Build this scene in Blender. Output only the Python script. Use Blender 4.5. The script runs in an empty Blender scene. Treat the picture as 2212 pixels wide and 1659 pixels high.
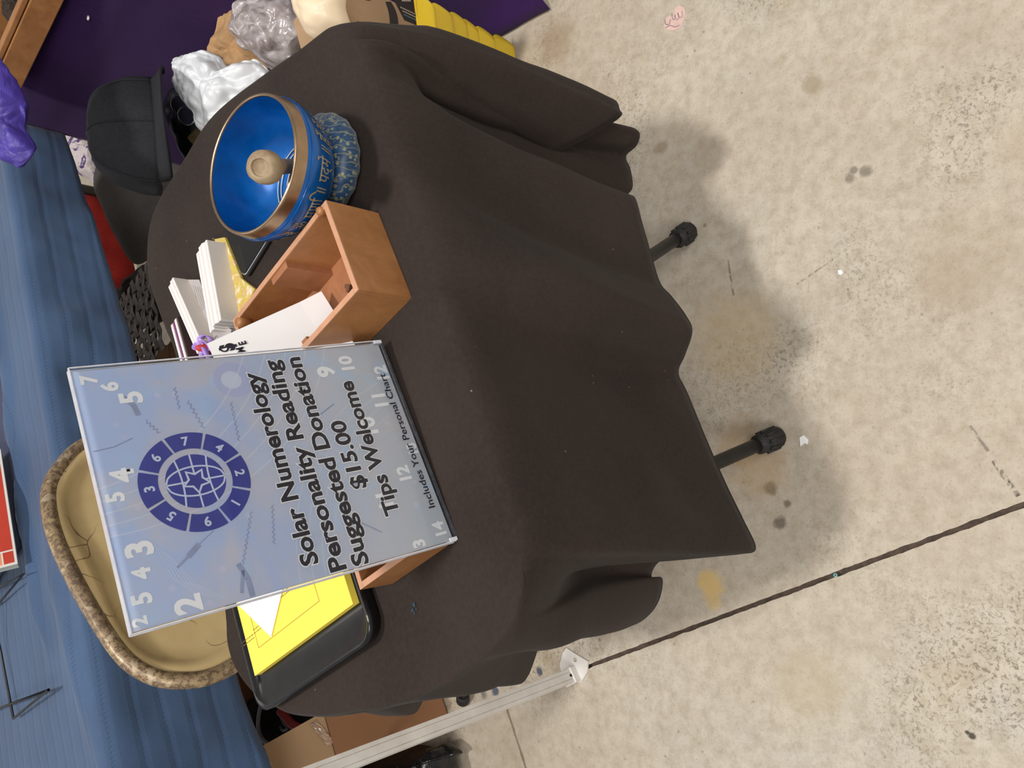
import bpy, bmesh, math, random
from mathutils import Vector, Matrix, noise
random.seed(7)
C = bpy.context.scene.collection
PI = math.pi

# ------------------------------------------------------------------ camera
F = 1700.0                      # focal length in pixels of the 2212 px wide frame
CAM_H = 1.23
dn = Vector((-84.5, 1554.0, 1700.0)).normalized()      # world down, in the (upright) camera frame
fw = Vector((0, 0, 1))
Yc = (fw - fw.dot(dn) * dn).normalized()
Zc = -dn
Xc = Yc.cross(Zc)
RW = Matrix((Xc, Yc, Zc))       # camera frame (x right, y down, z forward) -> world

def ray(x, y):
    return RW @ Vector(((1659 - y - 829.5) / F, (x - 1106) / F, 1.0))

def at(x, y, z):
    """world point at height z seen at photo position x, y"""
    r = ray(x, y)
    return Vector((0, 0, CAM_H)) + r * ((z - CAM_H) / r.z)

def onplane(x, y, p, n):
    r = ray(x, y)
    o = Vector((0, 0, CAM_H))
    return o + r * ((Vector(p) - o).dot(n) / r.dot(n))

cam = bpy.data.cameras.new('camera')
cam.sensor_width = 36.0
cam.sensor_fit = 'HORIZONTAL'
cam.lens = F / 2212 * 36
cam.clip_start = 0.02
co = bpy.data.objects.new('camera', cam)
C.objects.link(co)
right_ = RW @ Vector((0, 1, 0))      # the phone was held upright: the picture lies on its side
up_ = RW @ Vector((1, 0, 0))
back_ = -(RW @ Vector((0, 0, 1)))
m = Matrix((right_, up_, back_)).transposed().to_4x4()
m.translation = (0, 0, CAM_H)
co.matrix_world = m
bpy.context.scene.camera = co

# ------------------------------------------------------------------ light
sc = bpy.context.scene
sc.view_settings.view_transform = 'Standard'
sc.view_settings.look = 'None'
sc.view_settings.gamma = 1.0
sc.view_settings.exposure = -0.07
sc.view_settings.use_curve_mapping = False
w = bpy.data.worlds.new('hall')
sc.world = w
w.use_nodes = True
w.node_tree.nodes['Background'].inputs[0].default_value = (1.0, 0.97, 0.93, 1)
w.node_tree.nodes['Background'].inputs[1].default_value = 0.38

def lamp(name, loc, target, size, power, col=(1, 0.975, 0.945)):
    l = bpy.data.lights.new(name, 'AREA')
    l.shape = 'DISK'
    l.size = size
    l.energy = power
    l.color = col
    o = bpy.data.objects.new(name, l)
    C.objects.link(o)
    o.location = loc
    o.rotation_euler = (Vector(target) - Vector(loc)).to_track_quat('-Z', 'Y').to_euler()
    return o
lamp('ceiling_or_fill_lamp', (-0.10, 0.50, 5.0), (0, 0.6, 0), 0.42, 138)
lamp('ceiling_or_fill_lamp', (-1.5, 4.8, 5.0), (0, 1.0, 0.5), 2.6, 30)
lamp('ceiling_or_fill_lamp', (1.2, -2.8, 4.6), (0, 0.7, 0.7), 2.2, 100)  # soft front fill, added to brighten the sign; no known fixture
lamp('ceiling_or_fill_lamp', (-1.6, -3.2, 4.2), (0, 0.7, 0.7), 2.2, 112, (1, 0.975, 0.945))  # second added front fill, for the sign and the hanging cloth

# ------------------------------------------------------------------ helpers
def tag(o, label=None, cat=None, group=None, kind=None):
    if label: o['label'] = label
    if cat: o['category'] = cat
    if group: o['group'] = group
    if kind: o['kind'] = kind
    return o

def empty(name, loc=(0, 0, 0), M=None):
    o = bpy.data.objects.new(name, None)
    o.empty_display_size = 0.05
    C.objects.link(o)
    if M is not None: o.matrix_world = M
    else: o.location = loc
    return o

def obj(name, bm, mat, parent=None, smooth=False, solid=0, bevel=0, local=False):
    """world-space bmesh -> one mesh object; under a parent the parent's place is taken out"""
    if bevel:
        pass
    me = bpy.data.meshes.new(name)
    if parent is not None and not local:
        root_m = parent.matrix_world
        if parent.parent is not None:
            root_m = parent.parent.matrix_world @ parent.matrix_basis if False else PM[parent.name]
        else:
            root_m = PM.get(parent.name, parent.matrix_basis.copy())
        bm.transform(root_m.inverted())
    bm.normal_update()
    bm.to_mesh(me)
    bm.free()
    mats = mat if isinstance(mat, (list, tuple)) else [mat]
    for q in mats: me.materials.append(q)
    if smooth:
        for p in me.polygons: p.use_smooth = True
    o = bpy.data.objects.new(name, me)
    C.objects.link(o)
    if parent is not None:
        o.parent = parent
        PM[o.name] = PM.get(parent.name, parent.matrix_basis.copy())
    if bevel:
        b = o.modifiers.new('bevel', 'BEVEL'); b.width = bevel; b.segments = 2; b.limit_method = 'ANGLE'
    if solid:
        s = o.modifiers.new('solid', 'SOLIDIFY'); s.thickness = solid; s.offset = 0
    return o
PM = {}

def root(name, loc, label, cat, group=None, M=None):
    o = empty(name, loc, M)
    PM[o.name] = M.copy() if M is not None else Matrix.Translation(Vector(loc))
    return tag(o, label, cat, group)

def single(name, bm, mat, label, cat, base=None, group=None, **k):
    """a thing of one mesh, its origin at its base"""
    vs = [v.co for v in bm.verts]
    if base is None:
        base = Vector(((min(v.x for v in vs) + max(v.x for v in vs)) / 2, (min(v.y for v in vs) + max(v.y for v in vs)) / 2, min(v.z for v in vs)))
    bm.transform(Matrix.Translation(-Vector(base)))
    o = obj(name, bm, mat, **k)
    o.location = base
    PM[o.name] = Matrix.Translation(Vector(base))
    return tag(o, label, cat, group)

def box(bm, c, s, rot=None, mi=0):
    M = Matrix.Translation(Vector(c)) @ (rot.to_4x4() if rot is not None else Matrix.Identity(4)) @ Matrix.Diagonal((s[0], s[1], s[2], 1))
    r = bmesh.ops.create_cube(bm, size=1, matrix=M)
    for v in r['verts']:
        for f in v.link_faces: f.material_index = mi
    return r['verts']

def rotz(a): return Matrix.Rotation(a, 3, 'Z')

def basis(x, y, z): return Matrix((x, y, z)).transposed()

def prism(bm, pts, z0, z1, mi=0):
    lo = [bm.verts.new((p[0], p[1], z0)) for p in pts]
    hi = [bm.verts.new((p[0], p[1], z1)) for p in pts]
    n = len(pts)
    fs = [bm.faces.new(hi), bm.faces.new(lo[::-1])]
    for i in range(n):
        fs.append(bm.faces.new((lo[i], lo[(i + 1) % n], hi[(i + 1) % n], hi[i])))
    for f in fs: f.material_index = mi
    bmesh.ops.recalc_face_normals(bm, faces=fs)

def slab3(bm, pts, nrm, t):
    """a flat polygon given in 3D, thickened by t along -nrm"""
    n = Vector(nrm).normalized()
    a = [bm.verts.new(Vector(p)) for p in pts]
    b = [bm.verts.new(Vector(p) - n * t) for p in pts]
    k = len(pts)
    fs = [bm.faces.new(a), bm.faces.new(b[::-1])]
    for i in range(k):
        fs.append(bm.faces.new((a[i], a[(i + 1) % k], b[(i + 1) % k], b[i])))
    bmesh.ops.recalc_face_normals(bm, faces=fs)

def tube(bm, pts, r, seg=10, closed=False, cap=True, mi=0):
    P = [Vector(p) for p in pts]
    n = len(P)
    rings = []
    prev = None
    for i in range(n):
        if closed: t = (P[(i + 1) % n] - P[i - 1])
        else: t = P[min(i + 1, n - 1)] - P[max(i - 1, 0)]
        t.normalize()
        if prev is None:
            a = Vector((0, 0, 1)) if abs(t.z) < .9 else Vector((1, 0, 0))
            u = t.cross(a).normalized()
        else:
            u = (prev - prev.dot(t) * t).normalized()
        prev = u
        v = t.cross(u)
        rr = r[i] if isinstance(r, (list, tuple)) else r
        rings.append([bm.verts.new(P[i] + (u * math.cos(2 * PI * k / seg) + v * math.sin(2 * PI * k / seg)) * rr) for k in range(seg)])
    m_ = n if closed else n - 1
    for i in range(m_):
        A, B = rings[i], rings[(i + 1) % n]
        for k in range(seg):
            f = bm.faces.new((A[k], A[(k + 1) % seg], B[(k + 1) % seg], B[k]))
            f.smooth = True; f.material_index = mi
    if cap and not closed:
        bm.faces.new(rings[0][::-1]).material_index = mi
        bm.faces.new(rings[-1]).material_index = mi

def lathe(bm, prof, M=None, seg=64, closed=False, mi=0):
    M = M or Matrix.Identity(4)
    rings = []
    for r, z in prof:
        if r < 1e-5: rings.append([bm.verts.new(M @ Vector((0, 0, z)))])
        else: rings.append([bm.verts.new(M @ Vector((r * math.cos(2 * PI * k / seg), r * math.sin(2 * PI * k / seg), z))) for k in range(seg)])
    pairs = list(zip(rings, rings[1:])) + ([(rings[-1], rings[0])] if closed else [])
    for A, B in pairs:
        for k in range(seg):
            k2 = (k + 1) % seg
            if len(A) == 1 and len(B) == 1: continue
            if len(A) == 1: f = bm.faces.new((A[0], B[k2], B[k]))
            elif len(B) == 1: f = bm.faces.new((A[k], A[k2], B[0]))
            else: f = bm.faces.new((A[k], A[k2], B[k2], B[k]))
            f.smooth = True; f.material_index = mi

def crom(pts, n):
    """Catmull-Rom through points (tuples of any length), n steps per span"""
    out = []
    P = [list(p) for p in pts]
    for i in range(len(P) - 1):
        p0 = P[max(i - 1, 0)]; p1 = P[i]; p2 = P[i + 1]; p3 = P[min(i + 2, len(P) - 1)]
        for k in range(n):
            t = k / n
            out.append([0.5 * ((2 * b) + (-a + c) * t + (2 * a - 5 * b + 4 * c - d) * t * t + (-a + 3 * b - 3 * c + d) * t ** 3) for a, b, c, d in zip(p0, p1, p2, p3)])
    out.append(P[-1])
    return out

def ccrom(pts, n):
    P = list(pts)
    k = len(P)
    ext = [P[-1]] + P + [P[0], P[1]]
    full = crom(ext, n)
    return full[n:n + n * k]

def textmesh(s, width=None, height=None, offset=0.0, depth=0.0, align='LEFT'):
    """mesh of a line of text lying in XY from x=0 on its baseline, scaled to the wanted width / cap height"""
    cu = bpy.data.curves.new('t', 'FONT')
    cu.body = s; cu.size = 1.0; cu.offset = offset; cu.resolution_u = 3
    cu.align_x = 'LEFT'
    o = bpy.data.objects.new('t', cu)
    C.objects.link(o)
    dg = bpy.context.evaluated_depsgraph_get()
    me = bpy.data.meshes.new_from_object(o.evaluated_get(dg))
    bpy.data.objects.remove(o)
    bm = bmesh.new(); bm.from_mesh(me)
    bpy.data.meshes.remove(me); bpy.data.curves.remove(cu)
    xs = [v.co.x for v in bm.verts] or [0, 1]
    return bm, min(xs) , max(xs)

CAP = 0.729   # cap height of the built-in font at size 1
def put_text(dst, s, x0, x1, y0, y1, cap, zoff, grow=0.0, weight=0.018, rot=0.0, mi=0):
    """text from (x0,y0) to (x1,y1) (baseline ends) into bmesh dst, local XY plane"""
    _, a, b = textmesh(s, offset=weight)
    _.free()
    bm, a2, b2 = textmesh(s, offset=weight + grow)
    L = math.hypot(x1 - x0, y1 - y0)
    sx = L / (b - a); sy = cap / CAP
    ang = math.atan2(y1 - y0, x1 - x0)
    M = Matrix.Translation((x0, y0, zoff)) @ Matrix.Rotation(ang, 4, 'Z') @ Matrix.Diagonal((sx, sy, 1, 1)) @ Matrix.Translation((-a, 0, 0))
    bm.transform(M)
    append(dst, bm, mi)

def append(dst, src, mi=0):
    mp = {}
    for v in src.verts: mp[v] = dst.verts.new(v.co)
    for f in src.faces:
        try:
            g = dst.faces.new([mp[v] for v in f.verts]); g.material_index = mi; g.smooth = f.smooth
        except ValueError: pass
    src.free()

def fbm(p, s, oct=4):
    q = Vector(p) * s
    a, t = 1.0, 0.0
    for i in range(oct):
        t += a * noise.noise(q); q = q * 2.03 + Vector((7.1, 3.3, 1.7)); a *= 0.5
    return t

def blob(outline, z, nrm, thick, crumple=0.0, cs=20, p=2.2, rings=14, n=4, seed=0, ridged=False, back=0.6, px=True, anchor=None):
    """a soft closed body whose outer contour lies in a plane of its own, bulging to both sides"""
    N = Vector(nrm).normalized()
    cx = sum(q[0] for q in outline) / len(outline); cy = sum(q[1] for q in outline) / len(outline)
    P0 = anchor or at(cx, cy, z)
    O = [onplane(q[0], q[1], P0, N) for q in outline]
    O = [Vector(v) for v in ccrom([tuple(v) for v in O], n)]
    c = sum(O, Vector()) / len(O)
    bm = bmesh.new()
    size = max((o - c).length for o in O)
    def disp(v):
        q = v + Vector((seed * 3.7, seed * 1.3, seed))
        if crumple == 0: return Vector()
        if ridged:
            d = noise.voronoi(q * cs)[0]
            a = (d[1] - d[0]) - .35
            d2 = noise.voronoi(q * cs * 2.3)[0]
            a += .4 * ((d2[1] - d2[0]) - .35)
        else: a = fbm(q, cs, 3)
        return N * a * crumple + Vector((noise.noise(q * cs), noise.noise(q * cs + Vector((9, 9, 9))), 0)) * crumple * .4
    def mk(side):
        R = []
        for j in range(rings):
            r = 1 - j / rings
            r = math.sin(r * PI / 2) if j else 1.0
            row = []
            for o in O:
                q = c + (o - c) * r
                hgt = thick * (1 - r ** p) ** .6 * side * (1 if side > 0 else back)
                q = q + N * hgt
                row.append(bm.verts.new(q + disp(q) * (1 if j else 1)))
            R.append(row)
        q = c + N * thick * side * (1 if side > 0 else back)
        tip = bm.verts.new(q + disp(q))
        return R, tip
    Rf, tf = mk(1); Rb, tb = mk(-1)
    k = len(O)
    for a, b in zip(Rb[0], Rf[0]): pass
    for R, tp, fl in ((Rf, tf, 0), (Rb, tb, 1)):
        for A, B in zip(R, R[1:]):
            for i in range(k):
                q = (A[i], A[(i + 1) % k], B[(i + 1) % k], B[i])
                bm.faces.new(q[::-1] if fl else q)
        for i in range(k):
            q = (R[-1][i], R[-1][(i + 1) % k], tp)
            bm.faces.new(q[::-1] if fl else q)
    bmesh.ops.remove_doubles(bm, verts=Rf[0] + Rb[0], dist=1e-4)
    bmesh.ops.recalc_face_normals(bm, faces=bm.faces[:])
    return bm

# ------------------------------------------------------------------ materials
def srgb(r, g, b):
    f = lambda c: (c / 255) / 12.92 if c / 255 <= .04045 else ((c / 255 + .055) / 1.055) ** 2.4
    return (f(r), f(g), f(b), 1)

class NT:
    def __init__(s, name):
        s.m = bpy.data.materials.new(name); s.m.use_nodes = True
        s.t = s.m.node_tree; s.n = s.t.nodes; s.l = s.t.links
        s.b = s.n['Principled BSDF']
        s.tc = s.n.new('ShaderNodeTexCoord')
    def node(s, ty, **k):
        o = s.n.new(ty)
        for a, v in k.items():
            if a in o.inputs: o.inputs[a].default_value = v
            else: setattr(o, a, v)
        return o
    def link(s, a, b): s.l.new(a, b)
    def noise(s, scale, detail=4, rough=.55, vec=None, dist=0):
        o = s.n.new('ShaderNodeTexNoise')
        o.inputs['Scale'].default_value = scale; o.inputs['Detail'].default_value = detail
        o.inputs['Roughness'].default_value = rough; o.inputs['Distortion'].default_value = dist
        s.link(vec if vec is not None else s.tc.outputs['Object'], o.inputs['Vector'])
        return o.outputs[0]
    def ramp(s, fac, stops, interp='LINEAR'):
        r = s.n.new('ShaderNodeValToRGB'); r.color_ramp.interpolation = interp
        e = r.color_ramp.elements
        while len(e) > 1: e.remove(e[-1])
        e[0].position = stops[0][0]; e[0].color = stops[0][1]
        for p, c in stops[1:]:
            q = e.new(p); q.color = c
        s.link(fac, r.inputs[0])
        return r.outputs[0]
    def mix(s, fac, a, b, mode='MIX'):
        m = s.n.new('ShaderNodeMix'); m.data_type = 'RGBA'; m.blend_type = mode
        for v, i in ((fac, 0), (a, 6), (b, 7)):
            if isinstance(v, (float, int)): m.inputs[i].default_value = v
            elif isinstance(v, tuple): m.inputs[i].default_value = v
            else: s.link(v, m.inputs[i])
        return m.outputs[2]
    def math(s, op, a, b=0.0, c=None):
        m = s.n.new('ShaderNodeMath'); m.operation = op
        for i, v in enumerate((a, b) if c is None else (a, b, c)):
            if isinstance(v, (int, float)): m.inputs[i].default_value = v
            else: s.link(v, m.inputs[i])
        return m.outputs[0]
    def mapr(s, v, a, b, c=0, d=1):
        m = s.n.new('ShaderNodeMapRange')
        m.inputs[1].default_value = a; m.inputs[2].default_value = b; m.inputs[3].default_value = c; m.inputs[4].default_value = d
        s.link(v, m.inputs[0]); return m.outputs[0]
    def bump(s, h, strength=.3, dist=.001, prev=None):
        b = s.n.new('ShaderNodeBump'); b.inputs['Strength'].default_value = strength; b.inputs['Distance'].default_value = dist
        s.link(h, b.inputs['Height'])
        if prev is not None: s.link(prev, b.inputs['Normal'])
        s.link(b.outputs[0], s.b.inputs['Normal'])
        return b.outputs[0]
    def set(s, **k):
        for a, v in k.items():
            a = a.replace('_', ' ')
            if isinstance(v, (int, float, tuple)): s.b.inputs[a].default_value = v
            else: s.link(v, s.b.inputs[a])

def mk(name, rgb, rough=.6, metal=0.0, var=.12, vs=12, bump=0.0, bs=200, bd=.001, rgb2=None, coat=0.0, sheen=0.0, spec=.5, trans=0.0):
    t = NT(name)
    c = srgb(*rgb)
    d = srgb(*rgb2) if rgb2 else tuple(x * (1 - var) for x in c[:3]) + (1,)
    hi = tuple(min(1, x * (1 + var)) for x in c[:3]) + (1,) if not rgb2 else c
    n = t.noise(vs, 5)
    col = t.ramp(n, [(.32, d), (.68, hi)])
    t.set(Base_Color=col, Roughness=rough, Metallic=float(metal))
    t.b.inputs['Specular IOR Level'].default_value = spec
    t.b.inputs['Coat Weight'].default_value = coat
    t.b.inputs['Sheen Weight'].default_value = sheen
    t.b.inputs['Transmission Weight'].default_value = trans
    if bump: t.bump(t.noise(bs, 4), bump, bd)
    return t.m

def wood_mat(name, a, b, along=(1, 0, 0), scale=1.0, rough=.45):
    t = NT(name)
    mp = t.n.new('ShaderNodeMapping')
    mp.inputs['Scale'].default_value = (scale * 14 if along[0] else scale * 90, scale * 14 if along[1] else scale * 90, scale * 14 if along[2] else scale * 90)
    t.link(t.tc.outputs['Object'], mp.inputs[0])
    n1 = t.noise(1.0, 6, .65, mp.outputs[0], .6)
    n2 = t.noise(9, 3)
    n3 = t.noise(420, 2)
    c = t.ramp(n1, [(.25, srgb(*a)), (.75, srgb(*b))])
    c = t.mix(t.mapr(n2, .3, .7, 0, .35), c, srgb(*a))
    c = t.mix(t.mapr(n3, .4, .75, 0, .25), c, srgb(*b))
    t.set(Base_Color=c, Roughness=rough)
    t.bump(n1, .15, .0006)
    return t.m

# floor
def floor_mat():
    t = NT('concrete')
    ob = t.tc.outputs['Object']
    big = t.noise(1.3, 5, .6); mid = t.noise(6, 6, .65, dist=.4); fine = t.noise(45, 6, .7); grit = t.noise(260, 3, .7)
    c = t.ramp(big, [(.34, srgb(182, 168, 150)), (.5, srgb(191, 180, 164)), (.66, srgb(188, 184, 173))])
    c = t.mix(t.mapr(mid, .40, .70, 0, .55), c, srgb(206, 195, 176))
    c = t.mix(t.mapr(fine, .42, .68, 0, .6), c, srgb(158, 144, 123))
    c = t.mix(t.mapr(t.noise(18, 6, .7, dist=.6), .5, .72, 0, .45), c, srgb(164, 149, 127))
    c = t.mix(t.mapr(grit, .56, .74, 0, .5), c, srgb(118, 104, 86))
    # worn speckled patches
    pm = t.noise(2.6, 3, .5)
    sp = t.noise(150, 4, .75, dist=.8)
    k = t.math('MULTIPLY', t.mapr(pm, .50, .64, 0, 1), t.mapr(sp, .52, .60, 0, 1))
    c = t.mix(t.math('MULTIPLY', k, .75), c, srgb(105, 92, 76))
    v = t.n.new('ShaderNodeTexVoronoi'); v.inputs['Scale'].default_value = 9
    t.link(ob, v.inputs['Vector'])
    dk = t.mapr(v.outputs['Distance'], .02, .05, 1, 0)
    c = t.mix(t.math('MULTIPLY', dk, .55), c, srgb(70, 62, 55))
    v2 = t.n.new('ShaderNodeTexVoronoi'); v2.inputs['Scale'].default_value = 38
    t.link(ob, v2.inputs['Vector'])
    dk2 = t.math('MULTIPLY', t.mapr(v2.outputs['Distance'], .05, .11, 1, 0), t.mapr(t.noise(9, 3), .5, .6, 0, 1))
    c = t.mix(t.math('MULTIPLY', dk2, .5), c, srgb(98, 86, 72))
    st_ = t.noise(3.2, 4, .6, dist=.5)
    c = t.mix(t.math('MULTIPLY', t.mapr(st_, .56, .68, 0, 1), .28), c, srgb(172, 148, 112))
    # faint scratches
    wv = t.n.new('ShaderNodeMapping'); wv.inputs['Scale'].default_value = (3, 60, 3); wv.inputs['Rotation'].default_value = (0, 0, .9)
    t.link(ob, wv.inputs[0])
    sn = t.noise(3, 3, .6, wv.outputs[0])
    c = t.mix(t.math('MULTIPLY', t.mapr(sn, .70, .76, 0, 1), .35), c, srgb(120, 108, 92))
    # stains with a place of their own
    def spot(c, px, py, r, col, k=.8, soft=.5, nz=.6, s=60):
        p = at(px, py, 0)
        d = t.n.new('ShaderNodeVectorMath'); d.operation = 'DISTANCE'
        t.link(ob, d.inputs[0]); d.inputs[1].default_value = (p.x, p.y, 0)
        dd = t.math('ADD', d.outputs['Value'], t.math('MULTIPLY', t.math('SUBTRACT', t.noise(s, 4, .7), .5), r * nz * 2))
        return t.mix(t.math('MULTIPLY', t.mapr(dd, r * soft, r, 1, 0), k), c, srgb(*col))
    for px, py, r, col, k in ((1535, 1262, .030, (215, 182, 112), .8), (1540, 1300, .018, (215, 182, 112), .5), (1427, 318, .017, (150, 134, 108), .7), (1755, 182, .02, (150, 134, 108), .6),
                           (1165, 1450, .011, (62, 72, 88), .9), (1070, 1492, .014, (70, 80, 98), .9), (1045, 1500, .012, (90, 92, 96), .7), (960, 1520, .03, (105, 92, 72), .6),
                           (1665, 1055, .014, (96, 84, 68), .75), (1685, 1130, .013, (90, 80, 68), .75), (1700, 1088, .008, (96, 84, 68), .7), (2100, 1590, .006, (60, 52, 46), .9),
                           (2090, 1582, .004, (60, 52, 46), .9), (2085, 560, .09, (160, 140, 110), .22), (2040, 620, .05, (150, 128, 100), .2), (1590, 730, .1, (196, 170, 126), .4),
                           (1200, 90, .06, (150, 128, 100), .5), (1870, 370, .012, (90, 80, 68), .6), (1835, 385, .010, (90, 80, 68), .6), (1845, 368, .007, (90, 80, 68), .6),
                           (1600, 950, .05, (176, 142, 96), .4), (1640, 1010, .06, (182, 150, 104), .4), (1750, 1480, .07, (176, 160, 128), .35)):
        c = spot(c, px, py, r, col, k)
    # dashed scuff line
    def seg(c, a, b, wdt, col, k):
        A = at(*a, 0); B = at(*b, 0)
        ab = (B - A); L = ab.length; e = ab / L
        s_ = t.n.new('ShaderNodeSeparateXYZ'); t.link(ob, s_.inputs[0])
        dx = t.math('SUBTRACT', s_.outputs[0], A.x); dy = t.math('SUBTRACT', s_.outputs[1], A.y)
        u = t.math('ADD', t.math('MULTIPLY', dx, e.x), t.math('MULTIPLY', dy, e.y))
        vv = t.math('ABSOLUTE', t.math('ADD', t.math('MULTIPLY', dx, -e.y), t.math('MULTIPLY', dy, e.x)))
        inside = t.math('MULTIPLY', t.math('GREATER_THAN', u, 0), t.math('LESS_THAN', u, L))
        f = t.math('MULTIPLY', inside, t.mapr(vv, wdt * .4, wdt, 1, 0))
        f = t.math('MULTIPLY', f, t.mapr(t.noise(120, 3), .42, .55, 0, k))
        return t.mix(f, c, srgb(*col))
    c = seg(c, (2145, 995), (2200, 1072), .004, (80, 70, 60), .9)
    c = seg(c, (2095, 920), (2135, 975), .003, (90, 80, 70), .6)
    c = seg(c, (1572, 560), (1585, 640), .0025, (120, 106, 86), .8)
    c = seg(c, (1720, 615), (1800, 560), .002, (120, 106, 86), .7)
    t.set(Base_Color=c, Roughness=t.mapr(mid, .3, .7, .5, .8))
    t.b.inputs['Specular IOR Level'].default_value = .3
    t.bump(fine, .25, .0012)
    return t.m

M_floor = floor_mat()
M_joint = mk('joint_filler', (90, 76, 66), .95, var=.35, vs=80, bump=.8, bs=150, bd=.003)
def cloth_mat(name, a, b, weave=900, sheen=.0, rough=.95, lint=True):
    t = NT(name)
    n = t.noise(5, 4); g = t.noise(220, 3)
    c = t.ramp(n, [(.35, srgb(*a)), (.65, srgb(*b))])
    c = t.mix(t.mapr(g, .35, .75, 0, .22), c, tuple(min(1, x * 1.9) for x in srgb(*b)[:3]) + (1,))
    if lint:
        v = t.n.new('ShaderNodeTexVoronoi'); v.inputs['Scale'].default_value = 26
        t.link(t.tc.outputs['Object'], v.inputs['Vector'])
        c = t.mix(t.mapr(v.outputs['Distance'], .016, .03, .55, 0), c, srgb(150, 135, 120))
    t.set(Base_Color=c, Roughness=rough)
    t.b.inputs['Specular IOR Level'].default_value = .15
    t.b.inputs['Sheen Weight'].default_value = sheen
    t.b.inputs['Sheen Roughness'].default_value = .5
    t.bump(t.noise(weave, 2), .35, .0006)
    return t.m
M_cloth = cloth_mat('brown_black_cotton', (41, 34, 31), (50, 42, 38), sheen=.03)
M_black_metal = mk('black_enamel', (36, 35, 34), .42, var=.25, vs=60, bump=.1, bs=90)
M_rubber = mk('black_rubber', (30, 29, 28), .6, var=.4, vs=120, bump=.9, bs=110, bd=.004)
M_board = mk('table_board', (96, 70, 48), .6)
M_wood = wood_mat('honey_plywood', (142, 92, 52), (180, 126, 78), (0, 0, 0), .35)
M_wood_in = wood_mat('plywood_inner', (138, 88, 58), (172, 118, 82), (0, 0, 0), .4)
M_wood_edge = wood_mat('sanded_ply_edge', (180, 128, 96), (202, 154, 122), (0, 0, 0), .6)
M_white = mk('white_paper', (247, 245, 244), .7, var=.015)
M_cream = mk('cream_card', (214, 205, 196), .8, var=.03)

# ------------------------------------------------------------------ floor: three slabs and the joints between them
J1a = at(1270, 1440, 0); J1b = at(2212, 1090, 0)
fu = (J1b - J1a); fu.z = 0; fu.normalize()
fv = Vector((-fu.y, fu.x, 0))            # to the right of the joint
if fv.x < 0: fv = -fv
J2 = at(1104, 1512, 0)
u2 = (J2 - J1a).dot(fu) - .02
def fl(u, v, z=0): return J1a + fu * u + fv * v + Vector((0, 0, z))
bm = bmesh.new()
q = [bm.verts.new(p) for p in (fl(-9, -9, -.012), fl(9, -9, -.012), fl(9, 9, -.012), fl(-9, 9, -.012))]
f = bm.faces.new(q)
if f.normal.z < 0 or True: bm.normal_update()
if f.normal.z < 0: f.normal_flip()
floor = obj('floor', bm, M_joint)
tag(floor, 'mottled beige concrete floor cut by dark expansion joints', kind='structure')
PM['floor'] = Matrix.Identity(4)
def slab(u0, u1, v0, v1, rough_edges):
    """rectangular slab, its joint edges chipped"""
    pts = []
    def edge(a, b, rough):
        L = (b - a).length
        n = max(1, int(L / .006)) if rough else 1
        n = min(n, 900)
        for i in range(n):
            p = a.lerp(b, i / n)
            if rough and i:
                e = (b - a).normalized(); nn = Vector((-e.y, e.x, 0))
                p = p + nn * (noise.noise(p * 60) * .0012 + noise.noise(p * 190) * .0008)
            pts.append(p)
    c = [fl(u0, v0), fl(u1, v0), fl(u1, v1), fl(u0, v1)]
    # long edges are only chipped where they can be seen
    for i in range(4):
        a, b = c[i], c[(i + 1) % 4]
        if i in rough_edges:
            e = (b - a).normalized(); L = (b - a).length
            ta = max(0, min(L, (J1a - a).dot(e) - 1.6)); tb = max(0, min(L, (J1a - a).dot(e) + 1.6))
            if ta > 0: pts.append(a)
            edge(a + e * ta, a + e * tb, True)
            if tb < L: pts.append(a + e * tb)
        else: pts.append(a)
    bm = bmesh.new()
    prism(bm, [(p.x, p.y) for p in pts], -.012, 0)
    return obj('slab', bm, M_floor, floor)
slab(-8, 8, .0036, 8, (0,))
slab(-8, u2 - .003, -8, -.0036, (1, 2))
slab(u2 + .003, 8, -8, -.0036, (2, 3))

# ------------------------------------------------------------------ small tray table under the cloth
E1 = Vector((.83, .557, 0)).normalized()       # along the table's long edge, to the right and away
E2 = Vector((-.557, .83, 0)).normalized()      # across it, away
outline = [(-.393, .859), (-.378, .905), (-.352, .932), (-.306, .945), (-.2, .998), (-.09, 1.056), (.02, 1.121), (.061, 1.162), (.103, 1.201), (.140, 1.230), (.176, 1.239), (.212, 1.234), (.244, 1.208),
           (.295, 1.132), (.341, 1.053), (.366, .933), (.378, .848), (.387, .79), (.384, .757), (.374, .735), (.350, .722), (.29, .688), (.22, .649), (.13, .600), (.03, .545), (-.06, .495), (-.13, .455),
           (-.165, .440), (-.200, .450), (-.235, .475), (-.275, .522), (-.31, .575), (-.335, .625), (-.371, .719), (-.390, .792)]
TZ = .7195
tt = root('tray_table', (0, .84, 0), 'small folding table with black tubular legs under the dark brown cloth', 'table')
bm = bmesh.new()
cen = Vector((0, .84, 0))
ins = [cen + (Vector((p[0], p[1], 0)) - cen) * .975 for p in outline]
prism(bm, [(p.x, p.y) for p in ins], .700, TZ - .002)
obj('tabletop', bm, M_board, tt, bevel=.003)
f1 = at(1483, 503, .014); f2 = at(1672, 946, .014)
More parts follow.
